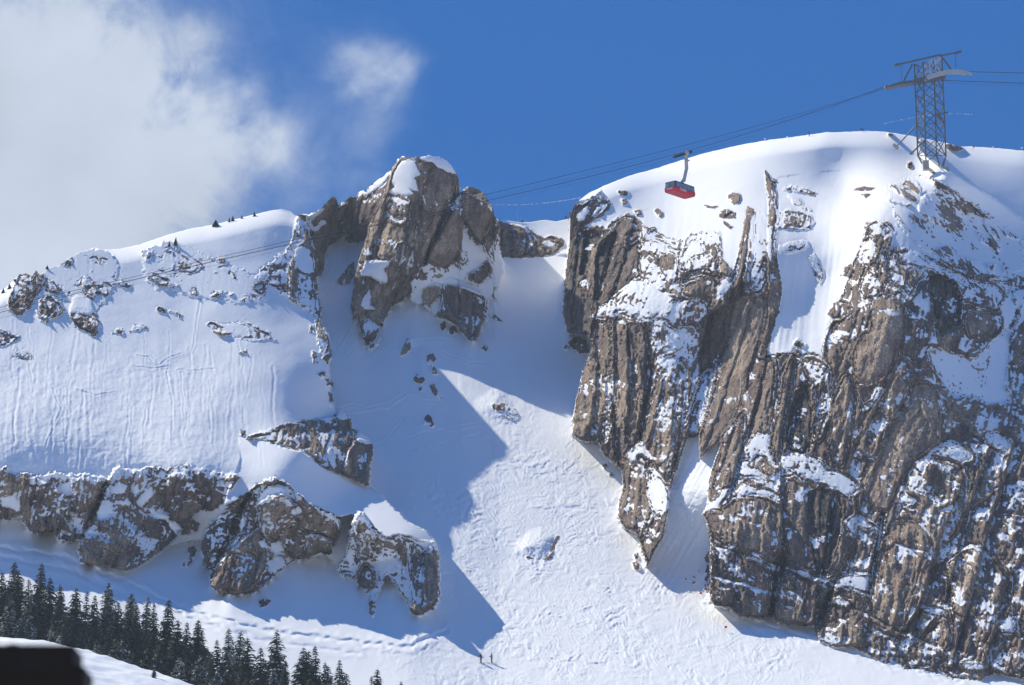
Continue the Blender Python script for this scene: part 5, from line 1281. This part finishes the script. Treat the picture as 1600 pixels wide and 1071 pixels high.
# ------------------------------------------------------------------ steelwork helpers
class MB:
    def __init__(self): self.v, self.f = [], []

    def bar(self, p, q, w, h=None):
        p, q = Vector(p), Vector(q); d = (q - p)
        if d.length < 1e-6: return self
        d.normalize(); h = h or w
        up = Vector((0, 0, 1)) if abs(d.z) < 0.95 else Vector((0, 1, 0))
        s = d.cross(up).normalized(); n = s.cross(d).normalized()
        k = len(self.v)
        for c in (p, q):
            for a, b in ((-1, -1), (1, -1), (1, 1), (-1, 1)): self.v.append(c + s * a * w / 2 + n * b * h / 2)
        self.f += [(k, k + 1, k + 2, k + 3)[::-1], (k + 4, k + 5, k + 6, k + 7)] + [(k + i, k + (i + 1) % 4, k + 4 + (i + 1) % 4, k + 4 + i) for i in range(4)]
        return self

    def tube(self, P, r, n=6):
        k0 = len(self.v)
        for i, p in enumerate(P):
            d = (P[min(i + 1, len(P) - 1)] - P[max(i - 1, 0)]).normalized()
            up = Vector((0, 0, 1)) if abs(d.z) < 0.95 else Vector((0, 1, 0))
            s = d.cross(up).normalized(); m = s.cross(d)
            for j in range(n):
                a = 2 * math.pi * j / n; self.v.append(p + s * (r * math.cos(a)) + m * (r * math.sin(a)))
            if i:
                b = k0 + (i - 1) * n
                for j in range(n): self.f.append((b + j, b + (j + 1) % n, b + n + (j + 1) % n, b + n + j))
        self.f.append(tuple(range(k0, k0 + n))[::-1]); e = k0 + (len(P) - 1) * n; self.f.append(tuple(range(e, e + n)))
        return self

    def ball(self, c, r, n=7, m=4, sz=1.0):
        k = len(self.v); c = Vector(c)
        self.v.append(c + Vector((0, 0, r * sz)))
        for i in range(1, m):
            t = math.pi * i / m
            for j in range(n):
                a = 2 * math.pi * j / n; self.v.append(c + Vector((r * math.sin(t) * math.cos(a), r * math.sin(t) * math.sin(a), r * sz * math.cos(t))))
        self.v.append(c - Vector((0, 0, r * sz))); e = len(self.v) - 1
        for j in range(n):
            self.f.append((k, k + 1 + j, k + 1 + (j + 1) % n)); self.f.append((e, e - n + (j + 1) % n, e - n + j))
            for i in range(m - 2):
                a = k + 1 + i * n; self.f.append((a + j, a + n + j, a + n + (j + 1) % n, a + (j + 1) % n))
        return self

    def build(self, name, mat, parent=None, smooth=False, **kw):
        return add(name, raw_mesh(name, self.v, self.f, mat, smooth), parent, **kw)


def cable_y(uu):
    return 586.0 / (1 - 1.1 * (uu - 800.0) / FPX)


def spline(points, n=80, ymap=None):
    P = np.array(points, float)
    us = np.linspace(P[0, 0], P[-1, 0], n)
    # smooth interpolation through the points
    c = np.polyfit((P[:, 0] - 700) / 900, P[:, 1], min(len(P) - 1, 4))
    vs_ = np.polyval(c, (us - 700) / 900)
    return [at(a, b, (ymap or cable_y)(a)) for a, b in zip(us, vs_)]


# ------------------------------------------------------------------ pylon
pb = surf(1456, 262)
py0 = cable_y(1455)
pyl = empty("lattice_pylon", at(1456, 262, py0), "grey steel lattice pylon on the right ridge carrying the cables over a curved saddle", "pylon")
LEV = [(97, 0.0), (128, .2), (150, .34), (173, .48), (197, .63), (221, .79), (244, .93)]
legs = {}
for nm, (ut, ub, dd, ue) in {'a': (1428.5, 1434, 0.0, 1441), 'b': (1442.5, 1446.5, -2.4, 1447), 'c': (1458.7, 1463.2, 2.4, 1469.5), 'd': (1471.6, 1478, 0.0, 1472.5)}.items():
    vt_ = {'a': 100, 'b': 97, 'c': 91, 'd': 88}[nm]
    pts_ = []
    for q in np.linspace(0, 1, 7):
        vv = vt_ + (243.5 - vt_) * q; pts_.append(at(ut + (ub - ut) * q, vv, py0 + dd))
    pts_.append(at(ue, 256 if nm in 'ab' else 265, py0 + dd * 0.35))
    legs[nm] = pts_
    m_ = MB()
    for p, q in zip(pts_[:-1], pts_[1:]): m_.bar(p, q, 0.26)
    m_.build("leg", MAT_STEEL, pyl)
for a, b in (('a', 'b'), ('b', 'd'), ('d', 'c'), ('c', 'a')):
    for k in range(1, 7):
        MB().bar(legs[a][k], legs[b][k], 0.13).build("girt", MAT_STEEL, pyl) if k in (1, 4, 6) else None
        MB().bar(legs[a][k - 1], legs[b][k], 0.15).build("brace", MAT_STEEL, pyl)
        MB().bar(legs[b][k - 1], legs[a][k], 0.15).build("brace", MAT_STEEL, pyl)
    MB().bar(legs[a][6], legs[b][7], 0.13).build("brace", MAT_STEEL, pyl)
MB().bar(at(1430, 198, py0), at(1400.5, 229, py0 - 2), 0.24).build("strut", MAT_STEEL, pyl)
MB().bar(legs['b'][5], at(1422, 242, py0 - 1), 0.24).build("strut", MAT_STEEL, pyl)
MB().bar(at(1396, 226, py0 - 2), at(1403, 233, py0 - 2), 0.9, 0.5).build("strut_foot", MAT_CONC, pyl)
MB().bar(at(1476, 262, py0 - 1), at(1477.5, 280, py0 - 1), 1.5, 1.5).build("footing", MAT_CONC, pyl)
MB().bar(at(1446, 252, py0 - 1), at(1447, 266, py0 - 1), 1.2, 1.2).build("footing", MAT_CONC, pyl)
for dd in (-1.6, 1.6):
    MB().bar(at(1398, 102.5, py0 + dd), at(1471, 85.5, py0 + dd), 0.34, 0.3).build("top_beam", MAT_STEEL, pyl)
    MB().bar(at(1408, 102, py0 + dd), at(1408, 126, py0 + dd), 0.12).build("hanger_rod", MAT_STEEL, pyl)
    MB().bar(at(1493, 85, py0 + dd), at(1493, 108, py0 + dd), 0.12).build("hanger_rod", MAT_STEEL, pyl)
MB().bar(at(1468, 88, py0), at(1502, 81, py0), 0.22, 0.3).build("jib", MAT_STEEL, pyl)
MB().bar(at(1492, 83.5, py0), at(1502, 81, py0), 0.5, 0.5).build("jib_head", MAT_STEEL, pyl)
MB().bar(at(1397, 103, py0), at(1407, 100.5, py0), 0.5, 0.4).build("jib_head", MAT_STEEL, pyl)
MB().bar(at(1425.5, 101, py0), at(1412, 127, py0), 0.3).build("brace", MAT_STEEL, pyl)
MB().bar(at(1473, 91, py0), at(1487, 110, py0), 0.3).build("brace", MAT_STEEL, pyl)
for a, b in (((1444, 98), (1456, 117)), ((1456, 94), (1444, 120)), ((1459, 92), (1470, 114)), ((1470, 90), (1460, 112))):
    MB().bar(at(*a, py0 - 2), at(*b, py0 - 2), 0.3).build("brace", MAT_GREY, pyl)
# saddle: two curved shoes with a pale grated walkway on the uphill side
sad = [(1383, 137.5), (1392, 134), (1402, 130.5), (1414, 128), (1428, 126.5), (1442, 122), (1456, 117), (1470, 113), (1484, 110.3), (1498, 110.5), (1510, 112.5), (1519, 115.5)]
for dd in (-1.7, 1.7):
    m1, m2 = MB(), MB()
    for k in range(len(sad) - 1):
        th = 4.5 if k < 4 else 6.5
        t0 = th * min(1, (k + .6) / 2.0) * min(1, (len(sad) - 1 - k) / 2.0)
        p, q = at(sad[k][0], sad[k][1] + t0 * .35, py0 + dd), at(sad[k + 1][0], sad[k + 1][1] + t0 * .35, py0 + dd)
        (m1 if k < 5 else m2).bar(p, q, 0.7, px(t0, py0))
    m1.build("cable_saddle", MAT_STEEL, pyl); m2.build("cable_saddle", MAT_GALV, pyl)
wk = [(1385, 139), (1402, 134.5), (1420, 132), (1440, 128.5), (1462, 125), (1478, 121)]
for k in range(len(wk) - 1):
    MB().bar(at(*wk[k], py0), at(*wk[k + 1], py0), 2.4, 0.12).build("walkway", MAT_STEEL, pyl)
MB().bar(at(1382, 136.5, py0), at(1391, 135.5, py0), 1.2, 0.4).build("saddle_tip", MAT_GALV, pyl)
MB().bar(at(1462, 180, py0 - 2), at(1481, 176, py0 - 2), 0.3).build("bracket", MAT_STEEL, pyl)
MB().bar(at(1464, 179, py0 - 2), at(1471, 188, py0 - 2), 0.9, 0.5).build("bracket", MAT_STEEL, pyl)

# ------------------------------------------------------------------ ropes
UPPER = [(-380, 560), (0, 481), (180, 435), (316, 403), (462, 371), (760, 300.5), (850, 279.7), (1072, 222), (1250, 172.5), (1386, 134)]
LOWER = [(-380, 592), (0, 468 + 24), (120, 461), (240, 432), (462, 384.5), (765, 317), (850, 299.5), (1050, 246.5), (1072, 240), (1250, 186), (1386, 138)]
HAUL = [(-380, 575), (0, 487), (240, 424), (462, 378), (765, 309), (850, 289.5), (1050, 235), (1250, 179.5), (1386, 137)]
HAUL2 = [(-380, 598), (0, 500), (240, 439), (462, 390), (765, 321.5), (850, 304.5), (1050, 252), (1250, 190), (1386, 141)]
for nm, L_, r_, lab, dz in (("track_cable", UPPER, 0.04, "upper thick black cable running from the pylon down to the left", 1.7), ("track_cable", LOWER, 0.05, "lower thick black cable on which the red car hangs", -1.7),
                            ("haul_rope", HAUL, 0.015, "thin rope between the two thick cables", 0.6), ("haul_rope", HAUL2, 0.015, "thin rope just under the lower thick cable", -1.6)):
    m_ = MB()
    P = spline(L_, 110)
    for k, q in enumerate(P): q.y += dz * min(1, k / 60.0)
    m_.tube(P, r_)
    m_.build(nm, MAT_CABLE, None, True, label=lab, cat="cable")
for pts_, r_, lab, dz in (([(1470, 111), (1519, 112.5), (1600, 114.5), (1700, 118), (1850, 125)], 0.07, "upper cable leaving the pylon to the right", 1.7), ([(1470, 126), (1530, 128), (1600, 130.5), (1700, 134), (1850, 141)], 0.07, "lower cable leaving the pylon to the right", -1.7),
                          ([(1480, 130), (1530, 132), (1600, 134.5), (1850, 146)], 0.025, "thin rope under the lower cable right of the pylon", -1.5)):
    P = [at(a, b, cable_y(a) + dz) for a, b in pts_]
    MB().tube(P, r_).build("track_cable" if r_ > .05 else "haul_rope", MAT_CABLE, None, True, label=lab, cat="cable")
# marker rope with little white discs
for L_, yy, lab in (([(757, 318.5), (790, 320.5), (820, 320), (860, 316.5), (908, 309)], 736, "thin rope strung with white markers across the sky above the notch"), ([(1380, 194), (1405, 188), (1432, 183), (1458, 180.5), (1484, 177.5), (1520, 179.5)], 690, "thin rope with white markers crossing behind the pylon")):
    root = empty("marker_rope", at(L_[0][0], L_[0][1], yy), lab, "rope")
    xs = np.linspace(L_[0][0], L_[-1][0], 60); c = np.polyfit(np.array([p[0] for p in L_]) - 800, [p[1] for p in L_], 3)
    P = [at(a, float(np.polyval(c, a - 800)), yy) for a in xs]
    MB().tube(P, 0.022, 5).build("rope", MAT_GREY, root)
    m_ = MB(); q = random.Random(3)
    for k in range(1, 59):
        if q.random() < (0.72 if yy > 700 else 0.42): m_.ball(P[k], q.uniform(0.07, 0.12), 6, 3)
    m_.build("marker", MAT_WHITE, root, kind='stuff')

# ------------------------------------------------------------------ cable car
cy_ = 620.0
nb = at(1055.6, 297.4, cy_)                       # nearest lower corner
psi = rad(48.5)
AX = Vector((math.cos(psi), math.sin(psi), 0)); BX = Vector((-math.sin(psi), math.cos(psi), 0)); UP_ = Vector((0, 0, 1))
LEN, WID, HGT = 6.1, 2.8, 2.0
car = empty("cable_car", nb + AX * LEN / 2 + BX * WID / 2, "red cable car with dark windows hanging in front of the snow dome", "cable car")


def C(a, b, h): return nb + AX * a + BX * b + UP_ * h


def loft(rings, mat, name, caps=True, parent=None):
    v_, f_ = [], []
    n = len(rings[0])
    for r_ in rings: v_ += r_
    for k in range(len(rings) - 1):
        for j in range(n): f_.append((k * n + j, k * n + (j + 1) % n, (k + 1) * n + (j + 1) % n, (k + 1) * n + j))
    if caps: f_.append(tuple(range(n))[::-1]); f_.append(tuple(range((len(rings) - 1) * n, len(rings) * n)))
    return add(name, raw_mesh(name, v_, f_, mat), parent)


def rring(h, ins, cr=0.3):
    o_ = []
    for (ca, cb, s0) in ((LEN, WID, 0), (0, WID, 90), (0, 0, 180), (LEN, 0, 270)):
        for t_ in (0, 30, 60, 90):
            a_ = rad(s0 + t_)
            xa = (LEN - ins - cr if ca else ins + cr) + cr * math.cos(a_); xb = (WID - ins - cr if cb else ins + cr) + cr * math.sin(a_)
            o_.append(C(xa, xb, h))
    return o_


body = loft([rring(0, 0.28), rring(0.12, 0.06), rring(0.4, 0.0), rring(0.80, 0.0)], MAT_RED, "lower_body", parent=car)
loft([rring(0.80, 0.05), rring(1.84, 0.14)], MAT_FRAME, "window_band", parent=car)
loft([rring(1.84, 0.09), rring(1.95, 0.10), rring(2.02, 0.35)], MAT_FRAME, "roof", parent=car)
for k in range(5):
    a0, a1 = 0.35 + k * 1.1, 0.35 + k * 1.1 + 0.98
    for b0, nn in ((0.02, -1), (WID - 0.02, 1)):
        add("window_pane", raw_mesh("window_pane", [C(a0, b0, .88), C(a1, b0, .88), C(a1, b0 + nn * -0.08, 1.76), C(a0, b0 + nn * -0.08, 1.76), C(a0, b0 - nn * .1, .88), C(a1, b0 - nn * .1, .88), C(a1, b0 - nn * .18, 1.76), C(a0, b0 - nn * .18, 1.76)],
                                    [(0, 1, 2, 3), (4, 7, 6, 5), (0, 4, 5, 1), (3, 2, 6, 7), (0, 3, 7, 4), (1, 5, 6, 2)], MAT_GLASS), car)
for k in range(2):
    b0, b1 = 0.3 + k * 1.15, 0.3 + k * 1.15 + 1.05
    for a_, nn in ((0.02, -1), (LEN - 0.02, 1)):
        add("window_pane", raw_mesh("window_pane", [C(a_, b0, .88), C(a_, b1, .88), C(a_ - nn * .08, b1, 1.76), C(a_ - nn * .08, b0, 1.76), C(a_ - nn * .1, b0, .88), C(a_ - nn * .1, b1, .88), C(a_ - nn * .18, b1, 1.76), C(a_ - nn * .18, b0, 1.76)],
                                    [(0, 1, 2, 3), (4, 7, 6, 5), (0, 4, 5, 1), (3, 2, 6, 7), (0, 3, 7, 4), (1, 5, 6, 2)], MAT_GLASS), car)


def script_mark(org, dx, dn, w, h, name):
    """white brush-script logo: slanted looping strokes, raised from the paint"""
    m_ = MB(); q = random.Random(4)
    strokes = [[(0, .35), (.08, .95), (.14, .9), (.1, .2), (.02, .0)], [(.16, .3), (.22, .6), (.26, .25), (.31, .55)], [(.32, .3), (.38, .7), (.36, .2), (.44, .5)], [(.45, .25), (.5, .9), (.48, .3), (.56, .55)],
               [(.56, .3), (.62, .65), (.66, .3), (.7, .6)], [(.7, .3), (.78, .9), (.76, .25), (.85, .5)], [(.84, .3), (.92, .65), (1, .35)], [(.25, .05), (.5, .12), (.75, .02), (.98, .1)]]
    for s_ in strokes:
        P = [org + dx * (x * w + y * h * .3) + UP_ * (y * h) + dn * 0.02 for x, y in s_]
        for p_, q_ in zip(P[:-1], P[1:]): m_.bar(p_, q_, 0.09, 0.03)
    m_.build(name, MAT_WHITE, car, kind='stuff')


script_mark(C(1.15, -0.0, 0.36), AX, -BX, 2.1, 0.5, "logo")
script_mark(C(-0.0, 2.15, 0.42), -BX, -AX, 1.5, 0.36, "logo")
# light clothes of passengers seen through the glass
for a_, b_, h_ in ((0.9, 0.25, 1.3), (5.1, 0.3, 1.25), (5.5, 0.4, 1.35), (4.3, 0.5, 1.2)):
    pass
topc = C(LEN / 2, WID / 2, 2.02)
h1, h2, h3 = at(1068.5, 281.5, topc.y), at(1072.8, 263, topc.y + .4), at(1071.8, 241.5, cable_y(1071))
m_ = MB().bar(topc - UP_ * .1, h1, 1.1, 0.5); m_.build("hanger_base", MAT_GREY, car)
MB().bar(h1 - UP_ * 0.2, h2, 0.62, 0.5).build("hanger_arm", MAT_GREY, car)
MB().bar(h2 - UP_ * 0.1, h3 + UP_ * .3, 0.66, 0.5).build("hanger_arm", MAT_GREY, car)
MB().bar(at(1070, 251.5, cy_ + 1), at(1077.5, 251, cy_ + 1), 0.35, 0.2).build("step", MAT_GREY, car)
cl = [at(a, b, cable_y(a) - 1.7) for a, b in ((1053, 245.5), (1062, 243), (1071, 240.4), (1080, 237.8))]
MB().bar(cl[0], cl[3], 0.5, 0.42).build("carriage", MAT_FRAME, car)
MB().bar(at(1070, 243, cl[2].y), at(1074.5, 237.5, cl[2].y), 0.8, 0.7).build("carriage_head", MAT_GREY, car)
for k in range(7):
    p_ = cl[0].lerp(cl[3], (k + .5) / 7.0) + UP_ * 0.22
    MB().tube([p_ - BX * 0.12, p_ + BX * 0.12], 0.2, 10).build("wheel", MAT_STEEL, car)

# ------------------------------------------------------------------ people
MAT_JDARK = simple("dark_jacket", (0.02, 0.025, 0.04)); MAT_JRED = simple("red_jacket", (0.5, 0.02, 0.03)); MAT_TROUS = simple("blue_grey_trousers", (0.05, 0.06, 0.11))
MAT_SKIN = simple("skin", (0.5, 0.33, 0.25)); MAT_HELM = simple("dark_helmet", (0.015, 0.016, 0.02)); MAT_BOOT = simple("ski_boot", (0.03, 0.03, 0.035))


def person_mesh(lean, arm):
    J = {'pel': (0, 0, .95), 'sp': (0, lean * .4, 1.2), 'ch': (0, lean * .8, 1.42), 'nk': (0, lean, 1.55), 'hd': (0, lean * 1.15, 1.66), 'cr': (0, lean * 1.2, 1.78)}
    E_ = [('pel', 'sp'), ('sp', 'ch'), ('ch', 'nk'), ('nk', 'hd'), ('hd', 'cr')]
    Rr = {'pel': .16, 'sp': .15, 'ch': .18, 'nk': .07, 'hd': .11, 'cr': .08}
    for s in (-1, 1):
        n = str(s)
        J.update({'hp' + n: (s * .1, 0, .88), 'kn' + n: (s * .13, .07, .5), 'an' + n: (s * .15, -.02, .1), 'to' + n: (s * .17, .18, .05),
                  'sh' + n: (s * .2, lean * .8, 1.43), 'el' + n: (s * .34, lean * .8 + arm * .5, 1.18), 'wr' + n: (s * .3, lean * .8 + arm, 1.12 + .1 * arm), 'ha' + n: (s * .29, lean * .8 + arm + .09, 1.13 + .1 * arm)})
        E_ += [('pel', 'hp' + n), ('hp' + n, 'kn' + n), ('kn' + n, 'an' + n), ('an' + n, 'to' + n), ('ch', 'sh' + n), ('sh' + n, 'el' + n), ('el' + n, 'wr' + n), ('wr' + n, 'ha' + n)]
        Rr.update({'hp' + n: .13, 'kn' + n: .095, 'an' + n: .085, 'to' + n: .06, 'sh' + n: .095, 'el' + n: .07, 'wr' + n: .05, 'ha' + n: .045})
    ks = list(J)
    me = bpy.data.meshes.new("person_base"); me.from_pydata([J[k] for k in ks], [(ks.index(a), ks.index(b)) for a, b in E_], [])
    o = bpy.data.objects.new("person_base", me); COL.objects.link(o)
    sk = o.modifiers.new("skin", 'SKIN'); sd_ = o.modifiers.new("sub", 'SUBSURF'); sd_.levels = 1; sd_.render_levels = 1
    for i, k in enumerate(ks):
        me.skin_vertices[0].data[i].radius = (Rr[k], Rr[k] * .85); me.skin_vertices[0].data[i].use_root = (k == 'pel')
    dg = bpy.context.evaluated_depsgraph_get()
    out = bpy.data.meshes.new_from_object(o.evaluated_get(dg))
    bpy.data.objects.remove(o)
    bm = bmesh.new(); bm.from_mesh(out)
    for s in (-1, 1):                                            # gloved fingers closed round the pole grip
        hx, hy, hz = J['ha' + str(s)]
        for q in range(5):
            l_ = (.05, .075, .08, .075, .06)[q]
            M = Matrix.Translation((hx + (-.02 if q == 0 else .0) * s, hy + .02 + .02 * (q > 0), hz + .03 - .017 * q)) @ Matrix.Rotation(rad(25 * s), 4, 'Z') @ Matrix.Diagonal((.016, l_, .014, 1))
            bmesh.ops.create_cube(bm, size=1.0, matrix=M)
    bm.to_mesh(out); bm.free()
    for m_ in (MAT_TROUS, MAT_JDARK, MAT_SKIN, MAT_HELM, MAT_BOOT): out.materials.append(m_)
    hy = J['hd'][1]
    for p_ in out.polygons:
        z_ = p_.center.z
        p_.material_index = 4 if z_ < .2 else 0 if z_ < .95 else 1 if z_ < 1.57 else (2 if (z_ < 1.7 and p_.center.y > hy) else 3)
        p_.use_smooth = True
    return out


PM = [person_mesh(.12, .3), person_mesh(.05, .2)]
ski_me = MB().bar((0, -.75, .02), (0, .8, .02), .1, .03).bar((0, .8, .02), (0, .98, .12), .09, .025)
ski_me = raw_mesh("ski", ski_me.v, ski_me.f, MAT_FRAME)


def person(loc, rz, kind, jacket, label, group, h=1.8):
    o = bpy.data.objects.new("person", PM[kind]); COL.objects.link(o)
    set_props(o, label, "person", group)
    o.location = loc; o.rotation_euler = (0, 0, rz); k = h / 1.8; o.scale = (k, k, k)
    if jacket is not None:
        o.material_slots[1].link = 'OBJECT'; o.material_slots[1].material = jacket
    lean, arm = ((.12, .3), (.05, .2))[kind]
    for s in (-1, 1):
        c = bpy.data.objects.new("ski", ski_me); COL.objects.link(c); c.parent = o; c.location = (s * .16, 0, 0)
        hp = Vector((s * .29, lean * .8 + arm + .09, 1.2))
        m_ = MB().bar(hp, (s * .42, arm - .25, 0.0), .025)
        c = bpy.data.objects.new("ski_pole", raw_mesh("ski_pole", m_.v, m_.f, MAT_CABLE)); COL.objects.link(c); c.parent = o
    return o


for a, b, rz, kd, h, lab in ((752.5, 1036, rad(70), 0, 1.78, "skier in dark clothes on the lower slope, standing a little below the other"), (768, 1036.5, rad(100), 1, 1.82, "taller skier in dark clothes on the lower slope, casting the longer clear shadow")):
    p = surf(a, b)
    person((p.x, p.y, p.z), rz, kd, None, lab, "skiers on the lower slope", h)
for a, b, rz, jk, lab in ((816, 347, 0.5, None, "person in black nearest the pinnacle among those on the notch skyline"), (843.5, 346, 1.5, MAT_JRED, "person in red sitting low in the middle of the notch skyline"), (855, 347, 2.4, None, "person in dark clothes beside the red one on the notch skyline"),
                          (884.5, 344, 1.2, None, "person in dark clothes leaning over the edge beside the big cliff"), (891.5, 339, 1.9, MAT_JRED, "person in red closest to the big cliff on the notch skyline")):
    p = surf(a, b - 1)
    person((p.x, p.y + .8, p.z - .9 if abs(a - 884.5) > 8 else p.z - .2), rz, 1, jk, lab, "people on the notch skyline", 1.75)

# ------------------------------------------------------------------ poles and signs on the skylines
for a, b, h, lab in ((1265.5, 213.5, 13, "thin leaning dark pole on the crest of the snow dome"), (809, 347, 20, "thin pale pole standing at the notch")):
    p = surf(a, b)
    MB().tube([p + Vector((0, 1, -.5)), p + Vector((-.12, 1, px(h, p.y)))], 0.1 if a > 1000 else 0.035, 6).build("marker_pole", MAT_CABLE if a > 1000 else MAT_GREY, None, label=lab, cat="pole")
p = surf(1348, 206)
sg = empty("signpost", p, "small cross-barred signpost on the crest of the snow dome left of the pylon", "signpost")
MB().tube([p + Vector((0, 1, -.5)), p + Vector((0, 1, 1.2))], .07, 6).build("post", MAT_CABLE, sg)
MB().bar(p + Vector((-.5, 1, .95)), p + Vector((.5, 1, 1.0)), .08, .16).build("crossbar", MAT_CABLE, sg)
for a, b, lab in ((1231, 212, "white ball marker over the dome crest, nearer the leaning pole"), (1195, 215, "white ball marker over the dome crest, farther left"), (1553, 228, "white ball marker on the far right skyline, nearer the pylon"), (1597, 227, "white ball marker at the right end of the skyline")):
    p = surf(a, b + 6)
    mk = empty("trail_marker", p, lab, "marker", "white ball markers along the skyline")
    MB().tube([p + Vector((0, .6, -.6)), p + Vector((0, .6, px(5, p.y)))], .025, 5).build("stake", MAT_GREY, mk)
    MB().ball(p + Vector((0, .6, px(6, p.y))), .17, 8, 5).build("ball", MAT_WHITE, mk)
for a, b, lab in ((1094, 930, "tiny red flag at the foot of the big cliff"), (1132, 984, "tiny red flag lower on the tracked apron"), (1520, 231, "red sign on the skyline right of the pylon")):
    p = surf(a, b + 3)
    fl = empty("warning_flag", p, lab, "flag", "small red markers")
    MB().tube([p + Vector((0, -.1, -.3)), p + Vector((0, -.1, 1.0))], .03, 5).build("stake", MAT_RED, fl)
    MB().bar(p + Vector((0, -.1, .8)), p + Vector((.4, -.1, .8)), .04, .35).build("cloth", MAT_RED, fl)

# ------------------------------------------------------------------ post close to the camera, lower left corner
D_ = 10.0
q0, q1 = at(6, 1017, D_), at(122, 1017, D_)
zt_ = q1.z
w_ = q1.x - q0.x
xm = (q0.x + q1.x) / 2
pst = empty("timber_post", (xm - 0.06, D_, 0), "blurred black timber post end close to the camera in the lower corner", "post")
pm_ = MB().bar((xm - .04, D_, zt_ - 0.0), (xm - .04, D_, zt_ - 0.075), w_ + .08, w_); pm_.build("post_cap", MAT_BLACKWOOD, pst)
MB().bar((xm - .04, D_ + .02, zt_ - 0.06), (xm - .04, D_ + .02, -0.3), w_ + .14, w_).build("shaft", MAT_BLACKWOOD, pst)
MB().bar((at(17, 1004, D_).x, D_ + .05, at(17, 1003, D_).z), (at(17, 1004, D_).x, D_ + .05, zt_ - .03), .03, .03).build("rod", MAT_RUST, pst)

# ------------------------------------------------------------------ thin mountain air
bm_ = bmesh.new(); bmesh.ops.create_cube(bm_, size=1.0, matrix=Matrix.Translation((0, 0, 130)) @ Matrix.Diagonal((8200, 10200, 290, 1)))
hme = bpy.data.meshes.new("haze"); bm_.to_mesh(hme); bm_.free()
hm = bpy.data.materials.new("air"); hm.use_nodes = True
nt_ = hm.node_tree
for n_ in list(nt_.nodes):
    if n_.type != 'OUTPUT_MATERIAL': nt_.nodes.remove(n_)
pv = nt_.nodes.new("ShaderNodeVolumePrincipled")
pv.inputs['Color'].default_value = (0.70, 0.85, 1.0, 1); pv.inputs['Density'].default_value = 0.00012; pv.inputs['Anisotropy'].default_value = 0.1
nt_.links.new(pv.outputs[0], [n_ for n_ in nt_.nodes if n_.type == 'OUTPUT_MATERIAL'][0].inputs['Volume'])
hme.materials.append(hm)
add("haze", hme, kind='stuff')
